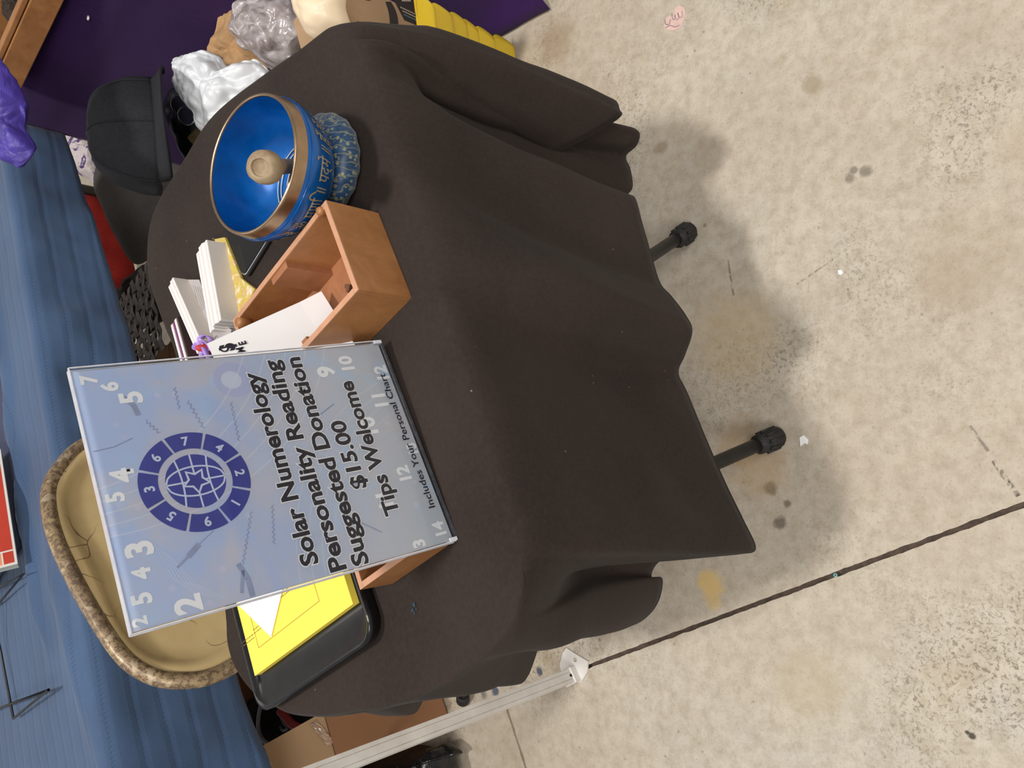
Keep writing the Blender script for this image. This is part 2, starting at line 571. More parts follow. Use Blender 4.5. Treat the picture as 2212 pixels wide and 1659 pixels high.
for a, through in ((f1, (1408, 553)), (f2, (1548, 1000))):
    top = at(*through, .12); top = a + (top - a) * ((.694 - a.z) / (top.z - a.z))
    bm = bmesh.new()
    tube(bm, [a + Vector((0, 0, .002)), top], .0112, 14)
    lg = obj('leg', bm, M_black_metal, tt)
    d = (top - a).normalized()
    bm = bmesh.new()
    s = a - d * .004
    prof = [0.002, .0145, .0178, .0185, .0175, .0165, .0155, .012]
    pos = [-.016, -.014, -.008, 0, .012, .022, .034, .036]
    P = [s + d * (k + .006) for k in pos]
    P = [Vector((p.x, p.y, max(p.z, .0))) for p in P]
    tube(bm, P, prof, 18)
    for k in range(9):
        an = k * 2 * PI / 9
        uu = d.cross(Vector((0, 0, 1))).normalized(); vv = d.cross(uu)
        o = s + (uu * math.cos(an) + vv * math.sin(an)) * .0175
        tube(bm, [o + d * .0, o + d * .028], .0022, 6)
    for v in bm.verts:
        if v.co.z < .0005: v.co.z = .0005
    obj('rubber_foot', bm, M_rubber, lg)
    b2 = a - E1 * 0 + E2 * .40; b2 = Vector((b2.x, b2.y, .012)) + E1 * (-.03)
    t2 = a + E2 * .03 + E1 * (-.03); t2.z = .694
    bm = bmesh.new(); tube(bm, [b2, t2], .0112, 12)
    obj('leg', bm, M_black_metal, tt)
bm = bmesh.new()
mid = (f1 + f2) / 2 + E2 * .2
tube(bm, [f1 + E2 * .22 + Vector((0, 0, .33)), f2 + E2 * .22 + Vector((0, 0, .33))], .008, 10)
obj('stretcher', bm, M_black_metal, tt)

# ------------------------------------------------------------------ the draped cloth
def A(ex, ey, *h):
    """anchor: table-edge point and hem point, the hem given as photo x, y, height or as world x, y, z with 'w'"""
    if h[-1] == 'w': p = Vector(h[:3])
    else: p = at(*h)
    return (ex, ey, p.x, p.y, p.z)
anchors = [
    A(-.393, .859, -.425, .865, .50, 'w'), A(-.378, .905, -.41, .93, .52, 'w'), A(-.352, .932, -.375, .965, .56, 'w'), A(-.306, .945, -.33, .98, .58, 'w'),
    A(-.2, .998, -.22, 1.03, .58, 'w'), A(-.09, 1.056, -.115, 1.10, .56, 'w'), A(.02, 1.121, 0, 1.165, .55, 'w'), A(.061, 1.162, .03, 1.19, .54, 'w'), A(.103, 1.201, .085, 1.24, .53, 'w'),
    A(.140, 1.230, .12, 1.27, .5, 'w'), A(.176, 1.239, .19, 1.28, .48, 'w'), A(.212, 1.234, .25, 1.27, .48, 'w'), A(.244, 1.208, .29, 1.23, .46, 'w'), A(.295, 1.132, .32, 1.14, .43, 'w'),
    A(.341, 1.053, .37, 1.06, .40, 'w'), A(.366, .933, .39, .94, .36, 'w'), A(.378, .848, .415, .86, .32, 'w'), A(.385, .805, .44, .80, .30, 'w'),
    A(.387, .79, .445, .765, .30, 'w'), A(.386, .775, .435, .72, .31, 'w'), A(.384, .759, 1325, 215, .325), A(.382, .752, 1338, 237, .33),
    A(.380, .747, 1338, 254, .335), A(.376, .741, 1270, 297, .36), A(.371, .735, 1195, 333, .385), A(.367, .731, 1230, 318, .33), A(.363, .729, 1330, 275, .285), A(.359, .727, 1378, 283, .270), A(.355, .725, 1376, 312, .262),
    A(.351, .722, 1352, 337, .255), A(.346, .720, 1362, 368, .250), A(.340, .717, 1366, 405, .250), A(.333, .712, 1352, 425, .275), A(.32, .705, 1371, 427, .335),
    A(.29, .688, 1387, 482, .335), A(.25, .666, 1408, 555, .335), A(.22, .649, 1426, 612, .34), A(.195, .636, 1450, 640, .355), A(.165, .620, 1480, 680, .365), A(.13, .600, 1495, 715, .37),
    A(.10, .584, 1480, 765, .35), A(.07, .567, 1465, 805, .335), A(.04, .551, 1485, 850, .335), A(-.01, .523, 1528, 955, .33), A(-.06, .495, 1570, 1050, .32), A(-.11, .466, 1605, 1122, .31),
    A(-.13, .455, 1632, 1184, .295), A(-.140, .451, 1600, 1196, .31), A(-.148, .447, 1535, 1200, .335), A(-.158, .443, 1470, 1194, .37), A(-.168, .440, 1430, 1208, .385), A(-.178, .441, 1411, 1228, .39),
    A(-.190, .445, 1408, 1248, .385), A(-.200, .450, 1430, 1250, .37), A(-.210, .456, 1424, 1293, .36), A(-.222, .465, 1403, 1326, .36), A(-.235, .475, 1372, 1348, .365), A(-.245, .486, 1335, 1353, .375),
    A(-.255, .498, 1290, 1341, .39), A(-.265, .510, 1200, 1338, .42), A(-.275, .522, 1176, 1352, .42), A(-.29, .545, 1156, 1418, .41), A(-.30, .560, 1139, 1461, .405), A(-.31, .575, 1118, 1478, .41),
    A(-.322, .6, 1060, 1477, .43), A(-.335, .625, 990, 1472, .46), A(-.345, .652, 940, 1478, .47), A(-.36, .69, 922, 1485, .45), A(-.371, .719, 912, 1515, .43), A(-.380, .752, 893, 1541, .42), A(-.390, .792, 850, 1540, .47),
    A(-.393, .825, -.43, .83, .49, 'w')]
ring = ccrom(anchors, 7)
K = len(ring)
ctr = Vector((.0, .82, 0))
bm = bmesh.new()
outn = []
for i in range(K):
    a = Vector((ring[i - 4][0], ring[i - 4][1], 0)); b = Vector((ring[(i + 4) % K][0], ring[(i + 4) % K][1], 0))
    t_ = (b - a)
    nrm = Vector((-t_.y, t_.x, 0)).normalized()
    e = Vector((ring[i][0], ring[i][1], 0))
    if nrm.dot(e - ctr) < 0: nrm = -nrm
    outn.append(nrm)
def topz(p):
    z = TZ + .0012 + .0006 * fbm(Vector((p.x, p.y, 0)), 9, 2)
    # the crease that runs from the corner of the wooden box to the front edge
    a = at(905, 640, TZ); b = at(1010, 650, TZ)
    e = (b - a); L = e.length; e /= L
    u = (p - a).dot(e) / L
    v = (p - a).dot(Vector((-e.y, e.x, 0)))
    if -.3 < u < 1.8:
        z += .0075 * math.exp(-(v - .006 * math.sin(u * 2)) ** 2 / (2 * .0062 ** 2)) * max(0, 1 - abs(u - .8) / 1.1)
    return z
rows = []
NR = 72
for j in range(NR, 0, -1):
    r = 1 - (j / NR) ** 1.0
    row = []
    for i in range(K):
        e = Vector((ring[i][0], ring[i][1], 0))
        p = ctr + (e - ctr) * r if r > 0 else ctr.copy()
        p.z = topz(p)
        row.append(p)
    rows.append(row)
rows = rows[1:]
NV = 34
iF = 7 * next(k for k, a_ in enumerate(anchors) if abs(a_[0] - .13) < 1e-6 and abs(a_[1] - .6) < 1e-6)
iN = 7 * next(k for k, a_ in enumerate(anchors) if abs(a_[0] + .168) < 1e-6)
iV = 7 * next(k for k, a_ in enumerate(anchors) if abs(a_[0] - .351) < 1e-6)
iA = 7 * next(k for k, a_ in enumerate(anchors) if abs(a_[0] - .384) < 1e-6 and abs(a_[1] - .759) < 1e-6)
ro = .018
for j in range(0, NV + 1):
    s = j / NV
    s = s ** 1.35
    row = []
    for i in range(K):
        e = Vector((ring[i][0], ring[i][1], 0)); h = Vector(ring[i][2:5])
        zt = topz(e)
        L = zt - h.z
        d = s * L
        hx = Vector((h.x, h.y, 0))
        sf = min(1, max(0, (-e.x - .19) / .06))
        ro_ = ro * (1 - sf) + .003 * sf
        tgt = hx - e - outn[i] * ro_
        g = s ** (.72 * (1 - sf) + 1.15 * sf)
        p = e + tgt * g + outn[i] * ro_ * (1 - math.exp(-d / .020))
        p.z = zt - (d - .016 * (1 - math.exp(-d / .016)) * (1 - s))
        q = Vector((p.x, p.y, p.z))
        w_ = math.sin(PI * min(1, s)) * .5
        sm = math.sin(PI * min(1, s) ** .8) * min(1, max(0, (d - .02) / .09)) ** 1.5
        p -= outn[i] * .040 * sm * math.exp(-((i - iV) / 22.0) ** 2)
        p += outn[i] * .012 * sm * math.exp(-((i - iA) / 22.0) ** 2)
        for iq, am, wd in ((iF, .016, 12.0), (iF - 22, -.012, 12.0), (iF + 18, -.018, 12.0), (iF + 44, .008, 16.0)):
            p += outn[i] * am * math.sin(PI * min(1, s) ** .9) * min(1, d / .12) * math.exp(-((i - iq) / wd) ** 2)
        p -= outn[i] * .036 * math.sin(PI * min(1, s) ** 1.15) * min(1, max(0, (d - .03) / .16)) * math.exp(-((i - iN - 2) / 20.0) ** 2)
        p += outn[i] * .010 * sm * math.exp(-((i - iN - 36) / 12.0) ** 2)
        p += outn[i] * (fbm(q, 7, 2) * .010 * w_ * 1.2)
        row.append(p)
    rows.append(row)
V = [[bm.verts.new(p) for p in row] for row in rows]
cv = bm.verts.new((ctr.x, ctr.y, topz(ctr)))
for i in range(K):
    bm.faces.new((cv, V[0][i], V[0][(i + 1) % K]))
for Aa, Bb in zip(V, V[1:]):
    for i in range(K):
        bm.faces.new((Aa[i], Bb[i], Bb[(i + 1) % K], Aa[(i + 1) % K]))
bmesh.ops.recalc_face_normals(bm, faces=bm.faces[:])
single('tablecloth', bm, M_cloth, 'dark brown cotton cloth draped in folds over the small table', 'tablecloth', base=(0, .84, .30), smooth=True, solid=.0014)
SZ = TZ + .0025          # height on which things on the cloth stand

# ------------------------------------------------------------------ sign in its acrylic holder
sO = Vector((-.19117, .56477, .99563)); sX = Vector((.8468, .5281, .0567)).normalized()
sY = Vector((.1568, -.1399, -.9781)); sY = (sY - sY.dot(sX) * sX).normalized()
sN = sX.cross(-sY).normalized()          # towards the reader
MS = basis(sX, -sY, sN).to_4x4(); MS.translation = sO + sY * .279
sign = root('sign_holder', (0, 0, 0), 'clear acrylic sign holder with pale blue numerology price sheet standing on the brown cloth', 'sign', M=MS)
def S(x, y): return (x, .279 - y)       # sheet measured from its top left corner
def poly_flat(bm, pts, z, mi=0):
    vs = [bm.verts.new((p[0], p[1], z)) for p in pts]
    f = bm.faces.new(vs); f.material_index = mi
    f.normal_update()
    if f.normal.z < 0: f.normal_flip()
    return f
def sheet_mat():
    t = NT('printed_sheet')
    n1 = t.noise(14, 5, .6, dist=.6); n2 = t.noise(30, 4, .6, dist=.5); n3 = t.noise(70, 4, .7)
    sp = t.n.new('ShaderNodeSeparateXYZ'); t.link(t.tc.outputs['Object'], sp.inputs[0])
    base = t.ramp(t.math('DIVIDE', sp.outputs[1], .279), [(0, srgb(196, 202, 208)), (.28, srgb(196, 204, 220)), (.6, srgb(182, 198, 232)), (1, srgb(184, 202, 238))])
    c = t.mix(t.mapr(n1, .42, .62, 0, .7), base, srgb(212, 206, 210))
    c = t.mix(t.mapr(n2, .55, .72, 0, .6), c, srgb(178, 212, 248))
    c = t.mix(t.mapr(t.noise(19, 4, .6, dist=1.2), .6, .74, 0, .45), c, srgb(196, 200, 204))
    c = t.mix(t.mapr(n3, .62, .74, 0, .3), c, srgb(220, 216, 226))
    v = t.n.new('ShaderNodeTexVoronoi'); v.inputs['Scale'].default_value = 45
    t.link(t.tc.outputs['Object'], v.inputs['Vector'])
    c = t.mix(t.mapr(v.outputs['Distance'], .05, .16, .5, 0), c, srgb(226, 214, 238))
    # sweeping pale strokes of the print
    def ringm(c, x, y, r, wd, col, k):
        d = t.n.new('ShaderNodeVectorMath'); d.operation = 'DISTANCE'
        t.link(t.tc.outputs['Object'], d.inputs[0]); d.inputs[1].default_value = (*S(x, y), 0)
        a = t.math('ABSOLUTE', t.math('SUBTRACT', d.outputs['Value'], r))
        return t.mix(t.math('MULTIPLY', t.mapr(a, wd * .5, wd, 1, 0), k), c, srgb(*col))
    def disc(c, x, y, r, col, k):
        d = t.n.new('ShaderNodeVectorMath'); d.operation = 'DISTANCE'
        t.link(t.tc.outputs['Object'], d.inputs[0]); d.inputs[1].default_value = (*S(x, y), 0)
        return t.mix(t.mapr(d.outputs['Value'], r * .94, r, k, 0), c, srgb(*col))
    c = disc(c, .192, .125, .018, (184, 192, 228), .8); c = disc(c, .192, .123, .009, (222, 228, 242), .7)
    c = disc(c, .022, .150, .020, (184, 196, 222), .7); c = disc(c, .020, .153, .009, (192, 206, 222), .6)
    c = disc(c, .135, .045, .016, (142, 190, 214), .0)
    for k in range(5): c = ringm(c, .30, -.03 + .01 * k, .19 + .009 * k, .0007, (226, 228, 240), .5)
    for k in range(4): c = ringm(c, -.02, .33, .17 + .011 * k, .0006, (222, 224, 234), .45)
    t.set(Base_Color=c, Roughness=.45)
    return t.m
M_sheet = sheet_mat()
bm = bmesh.new()
box(bm, (.108, .1395, -.0006), (.2130, .2770, .0006))
sheet = obj('printed_sheet', bm, M_sheet, sign, local=True)
PM[sheet.name] = MS
M_ink = mk('black_ink', (30, 26, 42), .6, var=.05)
M_whiteink = mk('white_print', (254, 254, 255), .5, var=.04)
M_indigo = mk('indigo_print', (62, 68, 156), .5, var=.12, vs=40)
M_pale = mk('pale_print', (214, 222, 245), .5, var=.04)
# ghost numerals
bm = bmesh.new()
def num(s, x, y, cap, ang=0, wd=.04, sx=1.0):
    b, a, e = textmesh(s, offset=wd)
    k = cap / CAP
    M = Matrix.Translation((*S(x, y), 0)) @ Matrix.Rotation(ang, 4, 'Z') @ Matrix.Diagonal((k * sx, k, 1, 1)) @ Matrix.Translation((-(a + e) / 2, -CAP / 2, 0))
    b.transform(M)
    for v in b.verts: v.co.z = .0002
    obj('pale_numeral', b, M_whiteink, sheet, local=True)
for s_, x, y, cp in (('6', .1975, .0257, .0125), ('5', .1856, .0388, .017), ('4', .12, .019, .0165), ('5', .1036, .0105, .0125), ('3', .06, .0177, .019), ('4', .0414, .0156, .0125),
                    ('5', .0231, .0116, .0135), ('2', .0100, .0409, .019), ('9', .1895, .2119, .017), ('10', .1965, .2357, .0135), ('12', .182, .2690, .0135), ('11', .1522, .2566, .0145),
                    ('10', .128, .2349, .0155), ('12', .0751, .2529, .0125), ('11', .0537, .2244, .0145), ('13', .0974, .2710, .010), ('14', .0156, .2676, .0115), ('3', .0070, .2421, .012),
                    ('7', .2060, .0120, .012), ('2', .0075, .0070, .010)):
    num(s_, x, y, cp)
def strip(bm, P, wd, z):
    for a, b in zip(P, P[1:]):
        d = Vector((b[0] - a[0], b[1] - a[1])).normalized(); n_ = Vector((-d.y, d.x)) * wd / 2
        poly_flat(bm, [(a[0] - n_.x, a[1] - n_.y), (b[0] - n_.x, b[1] - n_.y), (b[0] + n_.x, b[1] + n_.y), (a[0] + n_.x, a[1] + n_.y)], z)
# faint drawn motifs of the print: clock hands, springs and streaks
M_faint = mk('faint_print', (156, 166, 196), .5, var=.12, vs=60); M_faintl = mk('pale_streak_print', (222, 230, 246), .5, var=.05)
def onsheet(x, y):
    p = MS.inverted() @ onplane(x * .7055 + 130, y * .7055 + 724, MS.translation, sN)
    return (p.x, p.y)
def motif(pts, w_, mt, z=.00012):
    bm = bmesh.new(); strip(bm, [onsheet(*p) for p in pts], w_, z); obj('drawn_motif', bm, mt, sheet, local=True)
motif([(357, 713), (392, 678)], .0018, M_faint); motif([(392, 678), (425, 640)], .0042, M_faint); motif([(425, 640), (470, 598)], .0008, M_faint)
motif([(100, 357), (165, 342), (222, 315)], .0007, M_faint)
def spring(a, b, n, amp, w_=.0006):
    L_ = [(a[0] + (b[0] - a[0]) * k / n, a[1] + (b[1] - a[1]) * k / n) for k in range(n + 1)]
    dx, dy = b[0] - a[0], b[1] - a[1]; l = math.hypot(dx, dy)
    motif([(x - dy / l * amp * (1 if k % 2 else -1), y + dx / l * amp * (1 if k % 2 else -1)) for k, (x, y) in enumerate(L_)], w_, M_faint)
spring((523, 205), (548, 325), 16, 4); spring((585, 540), (560, 700), 20, 4); spring((650, 520), (655, 640), 16, 4); spring((365, 225), (350, 160), 9, 4); spring((390, 200), (440, 285), 12, 5); spring((262, 262), (305, 300), 8, 5)
motif([(545, 700), (575, 745), (590, 800)], .0040, M_faint); motif([(560, 720), (556, 790)], .0026, M_faint)
motif([(195, 190), (225, 215), (240, 245)], .0040, M_faint)
motif([(890, 560), (935, 580), (985, 603)], .0011, M_faint); motif([(838, 210), (800, 240), (775, 262)], .0010, M_faint)
for k in range(6):
    motif([(290 + k * 9, 640 + k * 7), (345 + k * 14, 745 + k * 3), (430 + k * 16, 800 + k * 2)], .0004, M_faintl)
for k in range(5):
    motif([(600 + k * 12, 330 + k * 20), (720 + k * 14, 260 + k * 30), (850 + k * 8, 300 + k * 30)], .0004, M_faintl)
# wheel of numbers
wc = S(.105, .0710)
def arc_sector(bm, r0, r1, a0, a1, z, n=14):
    P = [(wc[0] + r1 * math.cos(a0 + (a1 - a0) * k / n), wc[1] + r1 * math.sin(a0 + (a1 - a0) * k / n)) for k in range(n + 1)]
    Q = [(wc[0] + r0 * math.cos(a0 + (a1 - a0) * k / n), wc[1] + r0 * math.sin(a0 + (a1 - a0) * k / n)) for k in range(n + 1)]
    for k in range(n):
        poly_flat(bm, [Q[k], P[k], P[k + 1], Q[k + 1]], z)
bm = bmesh.new()
for k in range(8):
    c0 = k * PI / 4
    arc_sector(bm, .0285, .0430, c0 - PI / 8 + .028, c0 + PI / 8 - .028, .0002)
n = 40
poly_flat(bm, [(wc[0] + .0232 * math.cos(2 * PI * k / n), wc[1] + .0232 * math.sin(2 * PI * k / n)) for k in range(n)], .0002)
obj('number_wheel', bm, M_indigo, sheet, local=True)
bm = bmesh.new()
for k in (-1, 0, 1):       # meridians and parallels of the little globe
    P = [(wc[0] + k * .0115 * math.cos(t_ * PI / 2 / 10), wc[1] + .0232 * t_ / 10) for t_ in range(-10, 11)]
    if k: P = [(wc[0] + k * .0125 * math.sqrt(max(0, 1 - (t_ / 10) ** 2)), wc[1] + .0232 * t_ / 10) for t_ in range(-10, 11)]
    strip(bm, P, .0014, .0003)
for k in (-1, 0, 1):
    yy = k * .0105
    hw = math.sqrt(.0232 ** 2 - yy ** 2)
    P = [(wc[0] + hw * t_ / 10, wc[1] + yy * (1 - .18 * (1 - abs(t_) / 10) * 0) + k * .0022 * (abs(t_) / 10) ** 2) for t_ in range(-10, 11)]
    strip(bm, P, .0014, .00031)
star = lambda R, r: [(wc[0] + (R if k % 2 == 0 else r) * math.cos(PI / 2 + k * PI / 5 + .3), wc[1] + (R if k % 2 == 0 else r) * math.sin(PI / 2 + k * PI / 5 + .3)) for k in range(10)]
poly_flat(bm, star(.0118, .0066), .0004)
obj('globe_lines', bm, M_pale, sheet, local=True)
bm = bmesh.new(); poly_flat(bm, star(.0092, .0047), .0005)
obj('star', bm, M_indigo, sheet, local=True)
bm = bmesh.new()
for k, s_ in enumerate('76359124'):
    a = k * PI / 4
    b, x0, x1 = textmesh(s_, offset=.03)
    q_ = .0078 / CAP
    M = Matrix.Translation((wc[0] + .0357 * math.cos(a), wc[1] + .0357 * math.sin(a), .0004)) @ Matrix.Rotation(a - PI / 2, 4, 'Z') @ Matrix.Diagonal((q_, q_, 1, 1)) @ Matrix.Translation((-(x0 + x1) / 2, -CAP / 2, 0))
    b.transform(M); obj('wheel_digit', b, M_pale, sheet, local=True)
lines = (("Solar Numerology", .0140, .1965, .1472, .1480, .0150), ("Personality Reading", .0030, .2070, .1688, .1696, .0150), ("Suggested Donation", .0024, .2078, .1900, .1908, .0152),
         ("$15.00", .0690, .1375, .2122, .2126, .0148), ("Tips Welcome", .0380, .1765, .2344, .2348, .0150))
for s_, x0, x1, y0, y1, cp in lines:
    bw = bmesh.new(); bk = bmesh.new()
    put_text(bk, s_, x0, x1, .279 - y0, .279 - y1, cp, .0009, 0, .030)
    put_text(bw, s_, x0, x1, .279 - y0, .279 - y1, cp, .0006, .040, .030)
    tag(obj('lettering_outline', bw, M_whiteink, sheet, local=True), kind='stuff')
    tag(obj('lettering_line', bk, M_ink, sheet, local=True), kind='stuff')
bk = bmesh.new()
put_text(bk, "Includes Your Personal Chart", .0360, .1800, .279 - .2718, .279 - .2722, .0072, .0009, 0, .006)
tag(obj('lettering_line', bk, M_ink, sheet, local=True), kind='stuff')
def acrylic():
    t = NT('clear_acrylic')
    tr = t.n.new('ShaderNodeBsdfTransparent'); tr.inputs[0].default_value = (.985, .99, .995, 1)
    gl = t.n.new('ShaderNodeBsdfGlossy'); gl.inputs['Roughness'].default_value = .04
    fr = t.n.new('ShaderNodeFresnel'); fr.inputs['IOR'].default_value = 1.32
    mx = t.n.new('ShaderNodeMixShader')
    t.link(fr.outputs[0], mx.inputs[0]); t.link(tr.outputs[0], mx.inputs[1]); t.link(gl.outputs[0], mx.inputs[2])
    t.link(mx.outputs[0], t.n['Material Output'].inputs[0])
    return t.m
M_acr = acrylic()
M_acredge = mk('polished_acrylic_edge', (226, 226, 232), .25, var=.1, vs=70, trans=.2)
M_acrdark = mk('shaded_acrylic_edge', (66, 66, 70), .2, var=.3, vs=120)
for nm, z in (('front_pane', .0024), ('back_pane', -.0030)):
    bm = bmesh.new(); box(bm, (.108, .1395, z), (.2160, .2790, .0016))
    p_ = obj(nm, bm, M_acr, sign, local=True)
    bm = bmesh.new()
    box(bm, (.108, .2794, z), (.2166, .0010, .0018))
    box(bm, (-.0003, .1395, z), (.0008, .2790, .0018)); box(bm, (.2163, .1395, z), (.0008, .2790, .0018))
    obj('pane_edge', bm, M_acredge, p_, local=True)
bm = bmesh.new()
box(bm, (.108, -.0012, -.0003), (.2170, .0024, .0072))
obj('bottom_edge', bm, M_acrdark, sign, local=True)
for x_ in (.0016, .2146):
    bm = bmesh.new(); box(bm, (x_, .003, 0), (.0034, .008, .0086)); obj('corner_spacer', bm, M_acredge, sign, local=True)

# ------------------------------------------------------------------ wooden boxes
Lg = Vector((-.56, .8285, 0)).normalized(); Sh = Vector((.8285, .56, 0)).normalized()
def wooden_box(name, label, O, a, b, h, wt, divider, group=None):
    """O = near corner on the cloth, a = length along Lg, b = width along Sh"""
    R_ = basis(Sh, Lg, Vector((0, 0, 1))).to_4x4(); R_.translation = O
    r = root(name, (0, 0, 0), label, 'box', group, M=R_)
    def pc(nm, c, s, mt=M_wood):
        bm = bmesh.new(); box(bm, c, s); o = obj(nm, bm, mt, r, local=True); PM[o.name] = R_; return o
    pc('bottom', (b / 2, a / 2, .003), (b - 2 * wt, a - 2 * wt, .006), M_wood_in)
    for nm, c, s in (('end_panel', (b / 2, wt / 2, h / 2), (b, wt, h)), ('end_panel', (b / 2, a - wt / 2, h / 2), (b, wt, h)),
                     ('side_panel', (wt / 2, a / 2, h / 2), (wt, a - 2 * wt - .0004, h)), ('side_panel', (b - wt / 2, a / 2, h / 2), (wt, a - 2 * wt - .0004, h))):
        o = pc(nm, c, s)
        bm = bmesh.new(); box(bm, (c[0], c[1], h + .0006), (s[0], s[1], .0012)); e_ = obj('rim', bm, M_wood_edge, o, local=True)
    return r, R_, pc
b1, R1, pc1 = wooden_box('wooden_box', 'open honey-coloured plywood box with divider and white card inside, right of the sign', Vector((.0805, .6065, SZ)), .208, .110, .0640, .0062, True)
pc1('guide_block', (.110 - .0062 - .004, .106, .033), (.008, .032, .060), M_wood_in)
pc1('guide_block', (.0062 + .003, .112, .033), (.006, .032, .060), M_wood_in)
def dowel(c, r_, h_, R_, par):
    bm = bmesh.new(); lathe(bm, [(0, 0), (r_, 0), (r_, h_ * .8), (r_ * .7, h_), (0, h_)], Matrix.Translation(Vector(c)), 20)
    o = obj('dowel', bm, M_wood, par, local=True); return o
dowel((.1055, .012, .060), .0045, .009, R1, b1); dowel((.102, .200, .052), .007, .014, R1, b1)
# heart-shaped latch inside the near corner
bm = bmesh.new()
P = []
for k in range(24):
    a = 2 * PI * k / 24
    x = 16 * math.sin(a) ** 3; y = 13 * math.cos(a) - 5 * math.cos(2 * a) - 2 * math.cos(3 * a) - math.cos(4 * a)
    P.append((x * .00030, y * .00030))
hp_ = R1.inverted() @ at(750, 621, SZ + .056)
prism(bm, P, hp_.z - .050, hp_.z)
bm.transform(Matrix.Translation((hp_.x, hp_.y, 0)))
obj('heart_peg', bm, mk('dark_stained_wood', (96, 58, 36), .6), b1, local=True)
b2, R2, pc2 = wooden_box('wooden_tray', 'shallow honey-coloured wooden box partly hidden behind the left side of the sign', Vector((-.1545, .5355, SZ)), .092, .115, .0390, .0060, True)
pc2('divider', (.030, .046, .019), (.006, .0796, .028), M_wood_in)

# white folded card with marker strokes
c0 = at(694, 629, .742); c1 = at(447, 742, .862)
wdir = (at(721, 672, .742) - c0); wdir.z = 0; wdir = wdir.normalized()
hd = (c1 - c0)
bm = bmesh.new()
fold = c0 + hd * .22 + Vector((0, 0, -.002))
nn = hd.cross(wdir).normalized()
if nn.y > 0: nn = -nn
W_ = .092
slab3(bm, [c0, c0 + wdir * W_, fold + wdir * W_, fold], nn, .0007)
slab3(bm, [fold, fold + wdir * W_, c1 + wdir * W_, c1], nn, .0007)
card = root('price_card', tuple(c0), 'folded white card with black marker writing standing in the wooden box', 'card')
obj('card_sheet', bm, M_white, card)
Mcd = basis(-wdir, nn.cross(-wdir), nn)
bm = bmesh.new()
yy = nn.cross(-wdir)
if yy.dot(hd) < 0: yy = -yy
xx = -wdir if (-wdir).cross(yy).dot(nn) > 0 else wdir
Mc = basis(xx, yy, nn).to_4x4()
Hh = hd.length
org = c1 - nn * -.0006
def card_text(s_, px, py, cap, wd):
    p = onplane(px, py, c1, nn) + nn * .0006
    b, a, e = textmesh(s_, offset=wd); k = cap / CAP
    M = Matrix.Translation(p) @ Mc @ Matrix.Diagonal((k, k, 1, 1)) @ Matrix.Translation((-(a + e) / 2, -CAP / 2, 0))
    b.transform(M); append(bm, b)
card_text('$', 489, 752, .014, .05); card_text('M', 519, 757, .0075, .03); card_text('E', 523, 742, .0075, .03)
obj('marker_writing', bm, M_ink, card)

# ------------------------------------------------------------------ singing bowl, ring cushion, striker
Bc = Vector((.208, .742, .8285))
ax = Vector((.03, -.10, 1)).normalized()
bx = Vector((1, 0, 0)); bx = (bx - bx.dot(ax) * ax).normalized(); by = ax.cross(bx)
MB_ = basis(bx, by, ax).to_4x4(); MB_.translation = Bc
RB = .0725
HB = .078
def metal_blue():
    t = NT('blue_lacquer')
    n = t.noise(30, 4)
    c = t.ramp(n, [(.3, srgb(0, 76, 146)), (.7, srgb(4, 96, 174))])
    t.set(Base_Color=c, Roughness=t.mapr(t.noise(60, 3), .3, .7, .20, .34), Metallic=.25)
    t.b.inputs['Coat Weight'].default_value = .25; t.b.inputs['Coat Roughness'].default_value = .2
    return t.m
M_blue = metal_blue()
M_bronze = mk('brushed_bronze', (176, 150, 124), .32, 1.0, var=.12, vs=60)
M_bronze2 = mk('engraved_bronze', (150, 134, 112), .6, .1, var=.2, vs=200)
outer = [(.0, -HB), (.020, -HB), (.034, -HB + .003), (.048, -HB + .011), (.060, -HB + .022), (.068, -HB + .036), (.0728, -HB + .050), (.0740, -.020), (.0732, -.013)]
inner = [(.0685, -.001), (.0690, -.020), (.067, -.036), (.060, -.052), (.047, -.066), (.030, -.0715), (.0, -.0725)]
bowl = root('singing_bowl', (0, 0, 0), 'blue singing bowl with bronze rim and engraved script on a ring cushion', 'bowl', M=Matrix.Translation(Vector((Bc.x, Bc.y, .745))))
def lob(nm, prof, mt, seg=72, par=bowl, closed=False):
    bm = bmesh.new()
    P = [tuple(q) for q in crom(prof, 5)]
    lathe(bm, P, MB_, seg, closed)
    bmesh.ops.recalc_face_normals(bm, faces=bm.faces[:])
    return obj(nm, bm, mt, par)
shell = lob('bowl_shell', outer, M_blue)
lob('bowl_lining', inner, M_blue)
lob('rim', [(.0732, -.013), (.0728, -.004), (.0722, .0), (.0705, .0012), (.0690, .0006), (.0685, -.001)], M_bronze)
def profr(z):
    for (r0, z0), (r1, z1) in zip(outer, outer[1:]):
        if z0 <= z <= z1: return r0 + (r1 - r0) * (z - z0) / (z1 - z0) if z1 > z0 else r1
    return .074
P5 = crom(outer, 5)
def profr(z):
    for a, b in zip(P5, P5[1:]):
        if a[1] <= z <= b[1] + 1e-9 and b[1] > a[1]: return a[0] + (b[0] - a[0]) * (z - a[1]) / (b[1] - a[1])
    return .074
